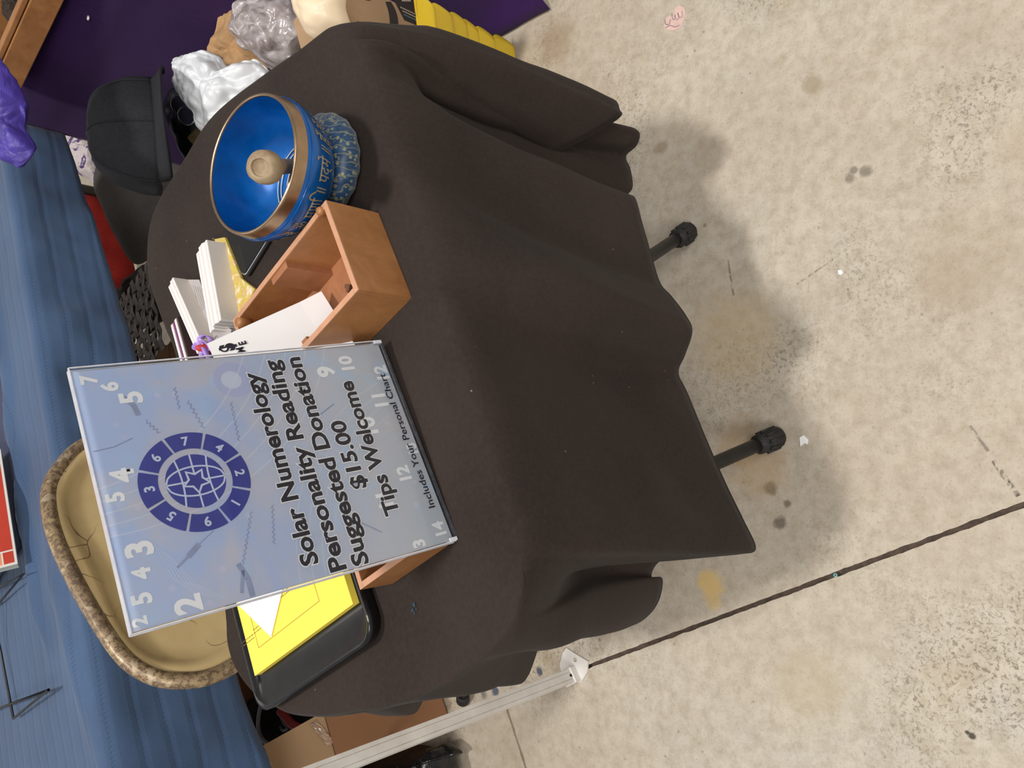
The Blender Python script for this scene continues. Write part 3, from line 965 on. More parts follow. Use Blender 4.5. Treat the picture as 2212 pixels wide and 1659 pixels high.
# engraved syllables wrapped around the bowl
bm = bmesh.new()
script = "\u0950 \u092e\u0923\u093f \u0965 \u092a\u0926\u094d\u092e\u0947 \u0965 \u0939\u0941\u0901 \u0950 \u092e\u0923\u093f \u0965 \u092a\u0926\u094d\u092e\u0947 \u0965 \u0939\u0941\u0901 "
script = script + script
b, x0, x1 = textmesh(script, offset=.012)
bmesh.ops.triangulate(b, faces=b.faces[:])
bmesh.ops.subdivide_edges(b, edges=[e for e in b.edges if e.calc_length() > .12], cuts=2)
for v in b.verts:
    th = (v.co.x - x0) / (x1 - x0) * 2 * PI + .5
    zz = -.046 + (v.co.y) / .9 * .022
    r = profr(zz) + .0005
    v.co = MB_ @ Vector((r * math.cos(th), r * math.sin(th), zz))
append(bm, b)
obj('engraved_script', bm, M_bronze2, shell)
bm = bmesh.new()
for r, z in ((.0300, -.0708), (.0335, -.0700), (.0405, -.0677), (.0440, -.0660)):
    ring_ = [MB_ @ Vector((r * math.cos(2 * PI * k / 60), r * math.sin(2 * PI * k / 60), z)) for k in range(60)]
    tube(bm, ring_, .0006, 6, closed=True)
obj('engraved_rings', bm, mk('bright_engraving', (196, 190, 172), .5, .2), bowl)
bm = bmesh.new()
ring_ = [MB_ @ Vector((.0745 * math.cos(2 * PI * k / 72), .0745 * math.sin(2 * PI * k / 72), -.0175)) for k in range(72)]
tube(bm, ring_, .0004, 5, closed=True)
obj('scored_line', bm, M_blue, bowl)
# cushion
def brocade():
    t = NT('blue_gold_brocade')
    n = t.noise(90, 4, .6, dist=1.5)
    v = t.n.new('ShaderNodeTexVoronoi'); v.inputs['Scale'].default_value = 170
    t.link(t.tc.outputs['Object'], v.inputs['Vector'])
    wv = t.n.new('ShaderNodeTexWave'); wv.inputs['Scale'].default_value = 38; wv.inputs['Distortion'].default_value = 9; wv.inputs['Detail'].default_value = 2
    t.link(t.tc.outputs['Object'], wv.inputs['Vector'])
    g = t.math('MAXIMUM', t.math('MULTIPLY', t.mapr(v.outputs['Distance'], .3, .42, 1, 0), t.mapr(n, .42, .48, 0, 1)), t.mapr(wv.outputs[1], .90, .97, 0, .6))
    c = t.mix(g, t.ramp(n, [(.3, srgb(16, 48, 80)), (.7, srgb(32, 76, 116))]), srgb(134, 134, 106))
    t.set(Base_Color=c, Roughness=.42); t.b.inputs['Sheen Weight'].default_value = .3
    t.bump(g, .6, .001)
    return t.m
cc = Vector((.228, .752, 0))
bm = bmesh.new()
n = 72; s2 = 22
R0, r0 = .0405, .0185
vv = []
for i in range(n):
    a = 2 * PI * i / n
    row = []
    for k in range(s2):
        b_ = 2 * PI * k / s2
        tw = .0007 * math.sin(b_ * 3 + a * 16)
        r = r0 + tw
        zz = SZ + .0165 + math.sin(b_) * r * .90
        row.append(bm.verts.new((cc.x + (R0 + math.cos(b_) * r) * math.cos(a), cc.y + (R0 + math.cos(b_) * r) * math.sin(a), max(zz, SZ))))
    vv.append(row)
for i in range(n):
    for k in range(s2):
        bm.faces.new((vv[i][k], vv[(i + 1) % n][k], vv[(i + 1) % n][(k + 1) % s2], vv[i][(k + 1) % s2]))
bmesh.ops.recalc_face_normals(bm, faces=bm.faces[:])
single('ring_cushion', bm, brocade(), 'blue and gold brocade ring cushion under the singing bowl', 'cushion', smooth=True)
# striker
e0 = at(562, 362, .868)
bot = MB_ @ Vector((.018, -.004, -.069))
d = (e0 - bot).normalized()
L = (e0 - bot).length
u = d.cross(Vector((0, 0, 1))).normalized(); v_ = u.cross(d)
Ms = basis(u, v_, d).to_4x4(); Ms.translation = bot
M_drift = wood_mat('pale_turned_wood', (124, 100, 76), (168, 150, 120), (0, 0, 0), .6, .7)
stk = root('bowl_striker', tuple(bot), 'pale worn wooden striker with a carved round end leaning in the blue bowl', 'mallet')
bm = bmesh.new()
pr = crom([(0, .001), (.0060, .002), (.0075, .012), (.0072, L * .5), (.008, L * .72), (.009, L - .027)], 4)
lathe(bm, [tuple(q) for q in pr], Ms, 24)
obj('handle', bm, M_drift, stk, smooth=True)
bm = bmesh.new()
pr = crom([(.0085, L - .028), (.0135, L - .024), (.0160, L - .015), (.0152, L - .006), (.0120, L - .0015), (.0085, L), (.0075, L - .0015), (.004, L - .003), (0, L - .0032)], 4)
lathe(bm, [(max(q[0], 0), q[1]) for q in pr], Ms, 28)
for q in bm.verts: q.co += (q.co - (bot + d * (L - .014))).normalized() * fbm(q.co, 90, 2) * .0009
obj('carved_head', bm, M_drift, stk, smooth=True)

# ------------------------------------------------------------------ phone
ph0 = at(525, 602, SZ + .008); ph1 = at(467, 453, SZ + .008)
pl = (ph1 - ph0); pl.z = 0; plen = .152; pl.normalize(); pw = Vector((pl.y, -pl.x, 0))
Mp = basis(pl, -pw, Vector((0, 0, 1))).to_4x4()
Mp.translation = Vector((ph0.x, ph0.y, SZ)) + pl * plen / 2 + pw * .0365
phone = root('phone', (0, 0, 0), 'dark-screened mobile phone with silver edge lying beside the blue bowl', 'phone', M=Mp)
def rrect(lx, ly, r, n=6):
    P = []
    for cx, cy, a0 in ((lx / 2 - r, ly / 2 - r, 0), (-lx / 2 + r, ly / 2 - r, PI / 2), (-lx / 2 + r, -ly / 2 + r, PI), (lx / 2 - r, -ly / 2 + r, 1.5 * PI)):
        for k in range(n + 1):
            a = a0 + PI / 2 * k / n
            P.append((cx + r * math.cos(a), cy + r * math.sin(a)))
    return P
M_black_gloss = mk('black_glass', (5, 5, 6), .12, var=.1, spec=.5)
M_silver = mk('silver_metal', (200, 202, 206), .22, .9, var=.05)
M_dark_plastic = mk('dark_plastic', (26, 26, 28), .35, var=.15)
bm = bmesh.new(); prism(bm, rrect(plen, .073, .010), 0.0008, .0040); obj('phone_case', bm, M_dark_plastic, phone, local=True, bevel=.0006)
bm = bmesh.new(); prism(bm, rrect(plen - .001, .072, .010), .0042, .0075); obj('metal_band', bm, M_silver, phone, local=True, bevel=.0005)
bm = bmesh.new(); prism(bm, rrect(plen - .004, .069, .009), .0077, .0084); obj('screen', bm, M_black_gloss, phone, local=True)

# ------------------------------------------------------------------ card packs and leaflets on the cloth
def pads(pa, pb, pz, n, t, hgt, name, label, cat, group, mats, gap=.0008):
    """n upright packs whose top front edge runs from photo pa to pb at height pz"""
    a = at(*pa, pz); b_ = at(*pb, pz)
    e = (b_ - a); L = e.length; e.normalize()
    nrm = Vector((e.y, -e.x, 0))
    if nrm.y > 0: nrm = -nrm
    lean = .0
    out = []
    for k in range(n):
        c = (a + b_) / 2 - nrm * (t * (k + .5) + gap * k) + e * (random.uniform(-.0025, .0025) if k else 0)
        hh = hgt - (.0015 if k == n - 1 else 0) - .0006 * k
        Mx = basis(e, -nrm, Vector((0, 0, 1))).to_4x4() if e.cross(-nrm).z > 0 else basis(-e, -nrm, Vector((0, 0, 1))).to_4x4()
        Mx.translation = Vector((c.x, c.y, SZ))
        if k == 0: lb = label[0]
        else: lb = label[min(k, len(label) - 1)]
        r = root(name, (0, 0, 0), lb, cat, group, M=Mx)
        bm = bmesh.new()
        box(bm, (0, 0, hh / 2), (L, t, hh)); o = obj('card_stock', bm, mats, r, local=True, bevel=.0004)
        for q_ in range(3):
            bm = bmesh.new()
            tt_ = -t / 2 + t * (q_ + .5) / 3
            box(bm, (random.uniform(-.0008, .0008), tt_, hh / 2 + .0006), (L + .0008, t / 3 - .0006, hh)); obj('card_layer', bm, M_white if q_ != 1 else M_cream, r, local=True)
        out.append((r, Mx, L, t, hh))
    return out
zt = SZ + .031
A_ = pads((447, 518), (478, 690), zt, 3, .0115, .031, 'card_pack', ['plain grey-backed pack of cards, nearest the yellow marbled booklet', 'middle pack of the three plain card packs behind the marbled booklet', 'rearmost pack of the three plain card packs, farthest from the marbled booklet'], 'cards', 'plain card packs on edge', M_cream)
B_ = pads((374, 599), (437, 742), zt, 2, .0100, .031, 'printed_card_pack', ['printed card pack with small red and grey lettering in a clear holder', 'thin card pack standing behind the printed lettered one'], 'cards', 'printed card packs on edge', M_cream)
# print on the front card
M_redink = mk('red_print', (186, 120, 116), .6, var=.05); M_greyink = mk('grey_print', (150, 140, 136), .6, var=.05)
r, Mx, L, t_, hh = B_[0]
ic = [at(x, y, SZ + .010) for x, y in ((386, 604), (430, 604), (462, 690), (500, 712), (492, 746), (462, 748), (432, 724), (408, 670))]
icr = root('info_card', tuple(Vector((ic[0].x, ic[0].y, SZ))), 'grey printed card with faint red and grey lines between the two rows of card packs', 'card')
bm = bmesh.new(); prism(bm, [(p.x, p.y) for p in ic], SZ + .0092, SZ + .010); obj('card_sheet', bm, mk('grey_card', (176, 170, 168), .35, var=.06), icr)
bm = bmesh.new(); bg = bmesh.new()
def ibar(bm_, x, y, l, w_=.0010):
    a = at(x, y, SZ + .0102); e = (at(x + 3.2, y + 10, SZ + .0102) - a).normalized(); n_ = Vector((-e.y, e.x, 0)) * w_
    vs = [bm_.verts.new(q) for q in (a - n_, a + e * l - n_, a + e * l + n_, a + n_)]
    f = bm_.faces.new(vs); f.normal_update()
    if f.normal.z < 0: f.normal_flip()
for k in range(8):      # the lettering is too small to read: short uneven bars stand in for it
    yy = 615
    while yy < 672 - k * 2:
        l = random.uniform(.003, .008); ibar(bg, 407 + k * 4.6 + (yy - 615) * .32, yy + k, l, .0006); yy += l * 800 + 3
for k in range(9): ibar(bm, 397 + k * 2.4, 606 + k * 7.5, .0045, .0011)
for k in range(9): ibar(bm, 388 + k * 1.5, 606 + k * 5, .003, .0008)
tag(obj('print', bm, M_redink, icr), kind='stuff'); tag(obj('print', bg, M_greyink, icr), kind='stuff')
# marbled booklet lying in front
def marble():
    t = NT('yellow_marbling')
    n = t.noise(38, 5, .6, dist=1.6)
    c = t.ramp(n, [(.38, srgb(224, 210, 192)), (.45, srgb(206, 176, 84)), (.52, srgb(196, 182, 88)), (.57, srgb(200, 158, 104)), (.64, srgb(232, 206, 182))])
    t.set(Base_Color=c, Roughness=.3); return t.m
mz = SZ + .005
ma = [at(462, 516, mz), at(484, 512, mz), at(519, 600, mz), at(550, 624, mz), at(508, 703, mz)]
mb = root('marbled_booklet', tuple(Vector((sum(p.x for p in ma) / 5, sum(p.y for p in ma) / 5, SZ))), 'small yellow and cream marbled booklet with a beaded edge lying before the card packs', 'booklet')
bm = bmesh.new(); prism(bm, [(p.x, p.y) for p in ma], SZ, mz); obj('cover', bm, marble(), mb, bevel=.001)
bm = bmesh.new()
for k in range(34):
    p = ma[0].lerp(ma[4], k / 33); bmesh.ops.create_uvsphere(bm, u_segments=6, v_segments=4, radius=.0016, matrix=Matrix.Translation(p + Vector((0, 0, .0004))))
obj('beaded_edge', bm, mk('dull_silver_beads', (130, 122, 112), .4, .6, var=.3, vs=300), mb, smooth=True)

# purple books and lilac bow
pz = SZ + .026
pa = at(384, 688, pz); pb = at(412, 790, pz)
e = (pb - pa); e.z = 0; e.normalize(); nr = Vector((e.y, -e.x, 0))
if nr.y > 0: nr = -nr
M_purplebook = mk('plum_cover', (120, 58, 112), .4, var=.1); M_brownbook = mk('dark_brown_cover', (60, 44, 44), .45, var=.1)
for k, (mt, nm, lb, off, th) in enumerate(((M_purplebook, 'pamphlet', 'thin plum-coloured pamphlet on edge with pale title, half hidden behind the sign', -.012, .010), (M_brownbook, 'pamphlet', 'thin dark brown pamphlet on edge with white title, beside the plum one', 0.0, .010))):
    c = pa + nr * off
    Mx = basis(e, -nr if e.cross(-nr).z > 0 else nr, Vector((0, 0, 1))).to_4x4()
    Mx.translation = Vector((c.x, c.y, SZ)) + e * .055
    r = root(nm, (0, 0, 0), lb, 'pamphlet', 'dark pamphlets behind the sign', M=Mx)
    bm = bmesh.new(); box(bm, (0, 0, .0145), (.11, th, .029)); obj('cover', bm, mt, r, local=True, bevel=.0008)
    bm = bmesh.new(); box(bm, (0, 0, .0297), (.106, th * .5, .0012)); obj('pages', bm, M_cream, r, local=True)
    bm = bmesh.new()
    for q in range(16): box(bm, (-.045 + q * .0042, 0, .0306), (.0030, .0028, .0004))
    obj('title_print', bm, M_whiteink, r, local=True)
bp = at(437, 752, SZ + .03)
bow = root('ribbon_bow', (bp.x, bp.y, SZ), 'crumpled lilac ribbon bow tucked between card packs and sign', 'bow')
M_lilac = mk('lilac_ribbon', (172, 138, 214), .35, var=.15, vs=60)
for k in range(5):
    a = k * 2 * PI / 5
    P = []
    for q in range(15):
        t0 = q / 14 * 2 * PI
        P.append(Vector((bp.x, bp.y, SZ + .026)) + Vector((math.cos(a), math.sin(a), .25 * math.sin(k * 2))) * (.009 * (1 - math.cos(t0))) * .9 + Vector((-math.sin(a), math.cos(a), .9)) * .006 * math.sin(t0))
    bm = bmesh.new()
    vs = [[bm.verts.new(p + Vector((0, 0, -.004))), bm.verts.new(p + Vector((.001, .001, .004)))] for p in P]
    for x, y in zip(vs, vs[1:]): bm.faces.new((x[0], y[0], y[1], x[1]))
    obj('ribbon_loop', bm, M_lilac, bow, smooth=True, solid=.0006)
bm = bmesh.new(); bmesh.ops.create_uvsphere(bm, u_segments=12, v_segments=8, radius=.006, matrix=Matrix.Translation((bp.x, bp.y, SZ + .024)) @ Matrix.Diagonal((1, 1, 2.6, 1)))
for v in bm.verts: v.co.z = max(v.co.z, SZ + .0003)
obj('knot', bm, mk('red_thread', (190, 60, 60), .6), bow, smooth=True)
bm = blob([(418, 742), (426, 735), (437, 738), (440, 750), (432, 762), (420, 760)], SZ + .012, (0, -.3, 1), .006, .002, 60, rings=8)
single('red_blossom', bm, mk('coral_red_fabric', (206, 84, 72), .8, var=.2, vs=90), 'small coral red fabric scrap beside the lilac bow', 'trinket', smooth=True)

# ------------------------------------------------------------------ black document tray with yellow sheets
TE = Vector((.82, .572, 0)).normalized(); TF = Vector((-.572, .82, 0)).normalized()
q0 = at(768, 1305, .741); q0 = Vector((q0.x, q0.y, 0))
Mt = basis(TE, TF, Vector((0, 0, 1))).to_4x4(); Mt.translation = Vector((q0.x, q0.y, SZ))
tray = root('document_tray', (0, 0, 0), 'glossy black plastic document tray left of the sign', 'tray', M=Mt)
M_bp = mk('black_glossy_plastic', (15, 15, 17), .2, var=.5, vs=50, coat=.1)
TW, TL_ = .226, .245     # across, along (the far end is behind the sign)
bm = bmesh.new()
def trayring(x0, x1, y0, y1, r, z):
    P = rrect(x1 - x0, y1 - y0, r)
    return [(p[0] + (x0 + x1) / 2, p[1] + (y0 + y1) / 2, z) for p in P]
rings_ = [trayring(-.036, TL_, -.008, TW + .006, .022, 0), trayring(-.040, TL_ + .002, -.012, TW + .010, .024, .008), trayring(-.041, TL_ + .003, -.013, TW + .011, .025, .0185),
          trayring(-.038, TL_, -.010, TW + .008, .024, .0195), trayring(-.034, TL_ - .003, -.008, TW + .006, .022, .0175), trayring(-.005, TL_ - .004, -.005, TW + .004, .006, .0125), ]
RR = [[bm.verts.new(p) for p in ring__] for ring__ in rings_]
for a, b_ in zip(RR, RR[1:]):
    n = len(a)
    for i in range(n):
        f = bm.faces.new((a[i], a[(i + 1) % n], b_[(i + 1) % n], b_[i])); f.smooth = True
bm.faces.new(RR[-1]); bm.faces.new(RR[0][::-1])
bmesh.ops.recalc_face_normals(bm, faces=bm.faces[:])
obj('tray_body', bm, M_bp, tray, local=True)
M_yellow = mk('bright_yellow_paper', (255, 224, 84), .7, var=.02)
Mty = Mt.copy(); Mty.translation = Mt.translation + Vector((0, 0, .0130))
yl = root('yellow_flyer', (0, 0, 0), 'bright yellow printed flyer lying in the black tray', 'flyer', M=Mty)
bm = bmesh.new(); box(bm, (.115, .1105, .004), (.228, .2185, .008))
sheet_stack = obj('paper_stack', bm, M_yellow, yl, local=True)
bm = bmesh.new()
M_brownink = mk('brown_print', (176, 140, 50), .7, var=.05); M_darkprint = mk('dark_print', (120, 92, 44), .7)
def lin(bm, x0, y0, x1, y1, w_): 
    strip(bm, [(x0, y0), (x1, y1)], w_, .0083)
lin(bm, .026, .055, .026, .196, .0008); lin(bm, .026, .055, .2, .055, .0008); lin(bm, .026, .196, .2, .196, .0008)
obj('frame_print', bm, M_brownink, yl, local=True)
bm = bmesh.new()
def words(bm, x, y, n, l, gap=.004):
    for k in range(n):
        yy = y
        L_ = l * random.uniform(.6, 1)
        s_ = 0
        while s_ < L_:
            wd = random.uniform(.002, .006)
            lin(bm, x + k * gap, yy + s_, x + k * gap, yy + s_ + wd, .0009); s_ += wd + .0012
words(bm, .052, .018, 6, .030, .0036); words(bm, .060, .070, 2, .03); words(bm, .058, .105, 4, .026); words(bm, .044, .162, 2, .035); words(bm, .04, .2, 2, .03)
tag(obj('small_print', bm, M_darkprint, yl, local=True), kind='stuff')
wz = SZ + .0232
wp = [at(585, 1376, wz), at(513, 1305, wz), at(560, 1180, wz), at(612, 1262, wz)]
bm = bmesh.new(); slab3(bm, wp, (0, 0, 1), .0008)
single('white_note', bm, M_white, 'blank white sheet whose corner lies on the yellow flyer', 'paper')
# scrap of blue lint on the cloth
bm = bmesh.new()
lp = at(897, 1314, SZ)
for k in range(7):
    a = random.uniform(0, 2 * PI)
    tube(bm, [lp + Vector((math.cos(a) * .002, math.sin(a) * .002, .0012)), lp + Vector((math.cos(a + .6) * .006, math.sin(a + .6) * .004, .0015))], .0004, 4)
single('thread_scrap', bm, mk('teal_thread', (40, 90, 110), .9), 'tiny teal thread scrap on the cloth right of the black tray', 'thread')

# ------------------------------------------------------------------ steel folding chair behind the table
hC = Vector((.69, .724, 0)).normalized(); nC = Vector((.724, -.69, 0)).normalized()
dC = (Vector((0, 0, -1)) + nC * .22).normalized()          # down along the back
pC = at(240, 1385, .80)
nP = hC.cross(dC).normalized()
if nP.dot(Vector((0, -1, 1))) < 0: nP = -nP
def onch(x, y): return onplane(x, y, pC, nP)
chair = root('folding_chair', (pC.x + .1, pC.y, 0), 'cream steel folding chair with worn brown rim behind the table', 'chair')
def chair_paint(name, worn):
    t = NT(name)
    n = t.noise(9, 5, .6); s_ = t.noise(55, 5, .75, dist=.5)
    c = t.ramp(n, [(.3, srgb(176, 150, 104)), (.7, srgb(196, 172, 124))])
    if worn:
        c = t.mix(t.mapr(t.noise(14, 3), .3, .6, .35, .8), c, srgb(122, 102, 84)); c = t.mix(t.mapr(t.noise(120, 4, .8), .46, .52, .75, 0), c, srgb(86, 68, 56)); c = t.mix(t.mapr(t.noise(60, 4), .58, .64, 0, .7), c, srgb(178, 160, 136))
    else:
        v = t.n.new('ShaderNodeTexVoronoi'); v.feature = 'DISTANCE_TO_EDGE'; v.inputs['Scale'].default_value = 7
        mp = t.n.new('ShaderNodeVectorMath'); mp.operation = 'ADD'
        t.link(t.tc.outputs['Object'], mp.inputs[0])
        nn_ = t.n.new('ShaderNodeTexNoise'); nn_.inputs['Scale'].default_value = 12; t.link(t.tc.outputs['Object'], nn_.inputs['Vector'])
        sc_ = t.n.new('ShaderNodeVectorMath'); sc_.operation = 'SCALE'; sc_.inputs['Scale'].default_value = .12; t.link(nn_.outputs[1], sc_.inputs[0]); t.link(sc_.outputs[0], mp.inputs[1])
        t.link(mp.outputs[0], v.inputs['Vector'])
        k = t.math('MULTIPLY', t.mapr(v.outputs['Distance'], .003, .010, 1, 0), t.mapr(t.noise(7, 3), .50, .56, 0, .8))
        c = t.mix(k, c, srgb(92, 62, 44))
        c = t.mix(t.mapr(t.noise(38, 4, .8), .68, .72, 0, .9), c, srgb(96, 64, 46))
    t.set(Base_Color=c, Roughness=.36 if not worn else .42, Metallic=.0 if not worn else .25)
    t.b.inputs['Coat Weight'].default_value = .15
    return t.m
M_cp = chair_paint('cream_enamel', False); M_cw = chair_paint('worn_cream_enamel', True)
loop_px = [(560, 1400), (500, 1440), (450, 1463), (400, 1470), (345, 1466), (295, 1443), (255, 1405), (205, 1330), (160, 1250), (122, 1165), (106, 1095), (110, 1045), (138, 1000), (175, 965), (230, 942), (330, 935), (450, 940), (560, 955)]
LP = [onch(*p) for p in loop_px]
top_loop = [Vector(v) for v in crom([tuple(v) for v in LP], 5)]
lf = LP[0] + (LP[0] - LP[1]).normalized() * 0
def to_floor(p, d): return p + d * ((.012 - p.z) / d.z)
dl = (dC + nC * .02).normalized()
fL = to_floor(LP[0], dl); fR = to_floor(LP[-1], dl)
bm = bmesh.new()
tube(bm, [fL] + top_loop + [fR], .0112, 14)
obj('frame', bm, M_cw, chair)
# pressed back panel with a raised rim
inn = LP[:]
cP = sum(inn, Vector()) / len(inn)
low = [LP[-1], LP[0]]
poly = [Vector(v) for v in crom([tuple(v) for v in LP], 3)]
def shr(p, d_):
    v = p - cP; return cP + v * (1 - d_ / v.length)
bm = bmesh.new()
prof = [(.006, -.004), (.006, .0035), (.014, .005), (.022, .004), (.030, -.001), (.038, -.005), (.06, -.0065)]
rows_ = [[bm.verts.new(shr(p, a) + nP * b_) for p in poly] for a, b_ in prof]
n = len(poly)
for a, b_ in zip(rows_, rows_[1:]):
    for i in range(n):
        f = bm.faces.new((a[i], a[(i + 1) % n], b_[(i + 1) % n], b_[i]))
bm.faces.new(rows_[-1])
bmesh.ops.recalc_face_normals(bm, faces=bm.faces[:])
obj('backrest', bm, M_cp, chair, smooth=True, solid=.0016)
# seat and rear legs, mostly under the table
mL = fL + (LP[0] - fL) * (.43 / LP[0].z); mR = fR + (LP[-1] - fR) * (.43 / LP[-1].z)
bm = bmesh.new()
P = [mL + hC * .015, mR - hC * .015, mR - hC * .03 + nC * .34, mL + hC * .03 + nC * .34]
prism(bm, [(p.x, p.y) for p in P], .425, .445)
obj('seat', bm, M_cp, chair, bevel=.006)
rearL = at(1000, 1512, .010)
for k, (m_, ft) in enumerate(((mL, rearL), (mR, rearL + (mR - mL)))):
    st = m_ + nC * .20; st.z = .42
    bm = bmesh.new(); tube(bm, [ft, Vector((st.x, st.y, .42))], .0105, 12)
    lg = obj('leg', bm, M_black_metal, chair)
    dd = (st - ft).normalized()
    bm = bmesh.new(); tube(bm, [ft - dd * .008, ft, ft + dd * .03], [.010, .0150, .0138], 14)
    for v in bm.verts: v.co.z = max(v.co.z, .0004)
    obj('rubber_foot', bm, M_rubber, lg, smooth=True)

# ------------------------------------------------------------------ blue-clothed table
eb = Vector((.831, .556, 0)).normalized(); nb = Vector((-.556, .831, 0)).normalized()
B0 = Vector((-.39, 1.42, 0))
BZ = .735
def bl(a, b_, z=0): return B0 + eb * a + nb * b_ + Vector((0, 0, z))
bt = root('display_table', tuple(bl(-.2, .4)), 'display table covered by the blue quilted cloth', 'table')
bm = bmesh.new()
prism(bm, [tuple(bl(-1.5, .012)[:2]), tuple(bl(1.09, .012)[:2]), tuple(bl(1.09, .76)[:2]), tuple(bl(-1.5, .76)[:2])], BZ - .03, BZ - .003)
obj('tabletop', bm, M_board, bt)
lgp = at(185, 410, .25)
for p in (lgp, bl(-1.3, .68), bl(-1.3, .1)):
    bm = bmesh.new(); tube(bm, [(p.x, p.y, .004), (p.x, p.y, BZ - .03)], .017, 12)
    obj('leg', bm, M_black_metal, bt)
def quilt():
    t = NT('blue_quilted_cotton')
    g = t.n.new('ShaderNodeNewGeometry')
    uvn = t.n.new('ShaderNodeAttribute'); uvn.attribute_name = 'quilt'
    sp = t.n.new('ShaderNodeSeparateXYZ'); t.link(uvn.outputs['Vector'], sp.inputs[0])
    n = t.noise(4, 4); f_ = t.noise(300, 2)
    c = t.ramp(n, [(.3, srgb(44, 68, 100)), (.7, srgb(60, 86, 120))])
    c = t.mix(t.mapr(f_, .3, .7, 0, .12), c, srgb(90, 108, 138))
    jit = t.math('MULTIPLY', t.math('SUBTRACT', t.noise(10, 2), .5), .006)
    vv = t.math('ADD', sp.outputs[1], jit)
    m_ = t.math('ABSOLUTE', t.math('SUBTRACT', t.math('FRACT', t.math('DIVIDE', vv, .043)), .5))    # 0 at a seam
    seam = t.mapr(m_, .03, .10, 1, 0)
    dash = t.math('FRACT', t.math('ADD', t.math('DIVIDE', sp.outputs[0], .0075), t.math('MULTIPLY', vv, 90)))
    d_ = t.mapr(t.math('ABSOLUTE', t.math('SUBTRACT', dash, .5)), .1, .3, 1, 0)
    s_ = t.math('MULTIPLY', seam, d_)
    c = t.mix(t.math('MULTIPLY', s_, .45), c, srgb(34, 54, 88))
    t.set(Base_Color=c, Roughness=.8); t.b.inputs['Sheen Weight'].default_value = .15
    b1_ = t.bump(t.mapr(m_, 0, .22, 0, 1), .35, .003)
    t.bump(s_, -.5, .002, b1_)
    return t.m
def quilt_z(a, b_):
    z = .004 * fbm(Vector((a, b_ * .7, 2)), 5, 3)
    z += .016 * math.exp(-((b_ - .165 - .012 * math.sin(a * 34) * math.exp(-abs(a - .3) * 2) - .01 * math.sin(a * 9)) / .016) ** 2) * (1 / (1 + math.exp(-(a + .02) * 40)))
    # loose folds near the left end of the table
    z += .014 * math.exp(-((b_ - .03 - .25 * (a + .1)) / .03) ** 2) * (1 if a < .05 else max(0, 1 - (a - .05) * 8))
    return z
bm = bmesh.new()
lay = bm.verts.layers.float_vector.new('quilt')
NA = 240
a0, a1 = -1.5, 1.085
bs = [.75, .6, .45, .35, .3, .27, .25, .235, .22, .21, .20, .19, .18, .17, .16, .15, .14, .13, .12, .11, .10, .09, .08, .07, .06, .05, .04, .03, .02, .012, .006, .002]
hang = [0, .004, .010, .02, .035, .05, .07, .09, .11, .13, .15, .17, .19, .21, 1]
grid = []
for i in range(NA + 1):
    a = a0 + (a1 - a0) * i / NA
    col_ = []
    hemz = .505 + (a + .15) * .082
    drop = BZ - hemz
    for b_ in bs:
        v = bm.verts.new(bl(a, b_, BZ + .002 + quilt_z(a, b_) * (1 if b_ > .03 else b_ / .03))); v[lay] = (a, b_, 0); col_.append(v)
    for s in range(15):
        dd = drop * (s + .15) / 14.15
        wav = .012 * fbm(Vector((a * 1.2, dd, 5)), 6, 3) * min(1, dd / .05) + .010 * math.sin(a * 5 + 1) * dd / drop
        v = bm.verts.new(bl(a, -.010 * (1 - math.exp(-dd / .006)) - .004 + wav, BZ - dd)); v[lay] = (a, -dd - .012, 0); col_.append(v)
    grid.append(col_)
for x, y in zip(grid, grid[1:]):
    for k in range(len(x) - 1): bm.faces.new((x[k], y[k], y[k + 1], x[k + 1]))
bmesh.ops.recalc_face_normals(bm, faces=bm.faces[:])
single('quilted_cloth', bm, quilt(), 'blue quilted cloth with stitched rows covering the table at the back', 'tablecloth', base=bl(0, .3, BZ - .2), smooth=True, solid=.003)
# violet-grey cloth lying on the blue one
bm = bmesh.new()
P = []
for i in range(41):
    a = .17 + i * .0185
    P.append((a, .185 + .012 * math.sin(a * 34) * math.exp(-abs(a - .3) * 2) + .008 * math.sin(a * 9)))
lo = [bm.verts.new(bl(a, b_, BZ + .012)) for a, b_ in P]
hi = [bm.verts.new(bl(a, .72, BZ + .012)) for a, b_ in P]
for i in range(40): bm.faces.new((lo[i], lo[i + 1], hi[i + 1], hi[i]))
single('grey_violet_runner', bm, cloth_mat('grey_violet_cotton', (66, 70, 90), (76, 78, 96), lint=False), 'dull grey-violet runner lying on the blue quilted cloth', 'cloth', solid=.005, smooth=True)

# red book on its wire easel
bk0 = at(39, 1218, BZ + .035); bk1 = at(-30, 760, BZ + .035)
be = (bk1 - bk0); be.z = 0; be.normalize(); bn = Vector((be.y, -be.x, 0))
if bn.y > 0: bn = -bn
bup = (Vector((0, 0, 1)) - bn * .45).normalized()
Mk = basis(be, bup, be.cross(bup)).to_4x4(); Mk.translation = bk0
bkr = root('boxed_book', (0, 0, 0), 'red-fronted book with cream border standing on a wire easel on the blue cloth', 'book', M=Mk)
M_red = mk('brick_red_print', (184, 54, 34), .45, var=.06); M_pages = mk('greenish_page_block', (196, 204, 190), .7, var=.05); M_orange = mk('orange_print', (226, 142, 96), .5, var=.05)
bm = bmesh.new(); box(bm, (.12, .15, -.012), (.236, .296, .022)); obj('page_block', bm, M_pages, bkr, local=True)
bm = bmesh.new(); box(bm, (.12, .15, 0), (.24, .30, .003)); cv_ = obj('cover', bm, M_cream, bkr, local=True, bevel=.0006)
bm = bmesh.new(); poly_flat(bm, [(.030, .0045), (.2355, .0045), (.2355, .2955), (.030, .2955)], .0018); obj('red_panel', bm, M_red, cv_, local=True)
bm = bmesh.new(); poly_flat(bm, [(.0045, .024), (.0270, .024), (.0270, .2955), (.0045, .2955)], .0018); obj('orange_panel', bm, M_orange, cv_, local=True)
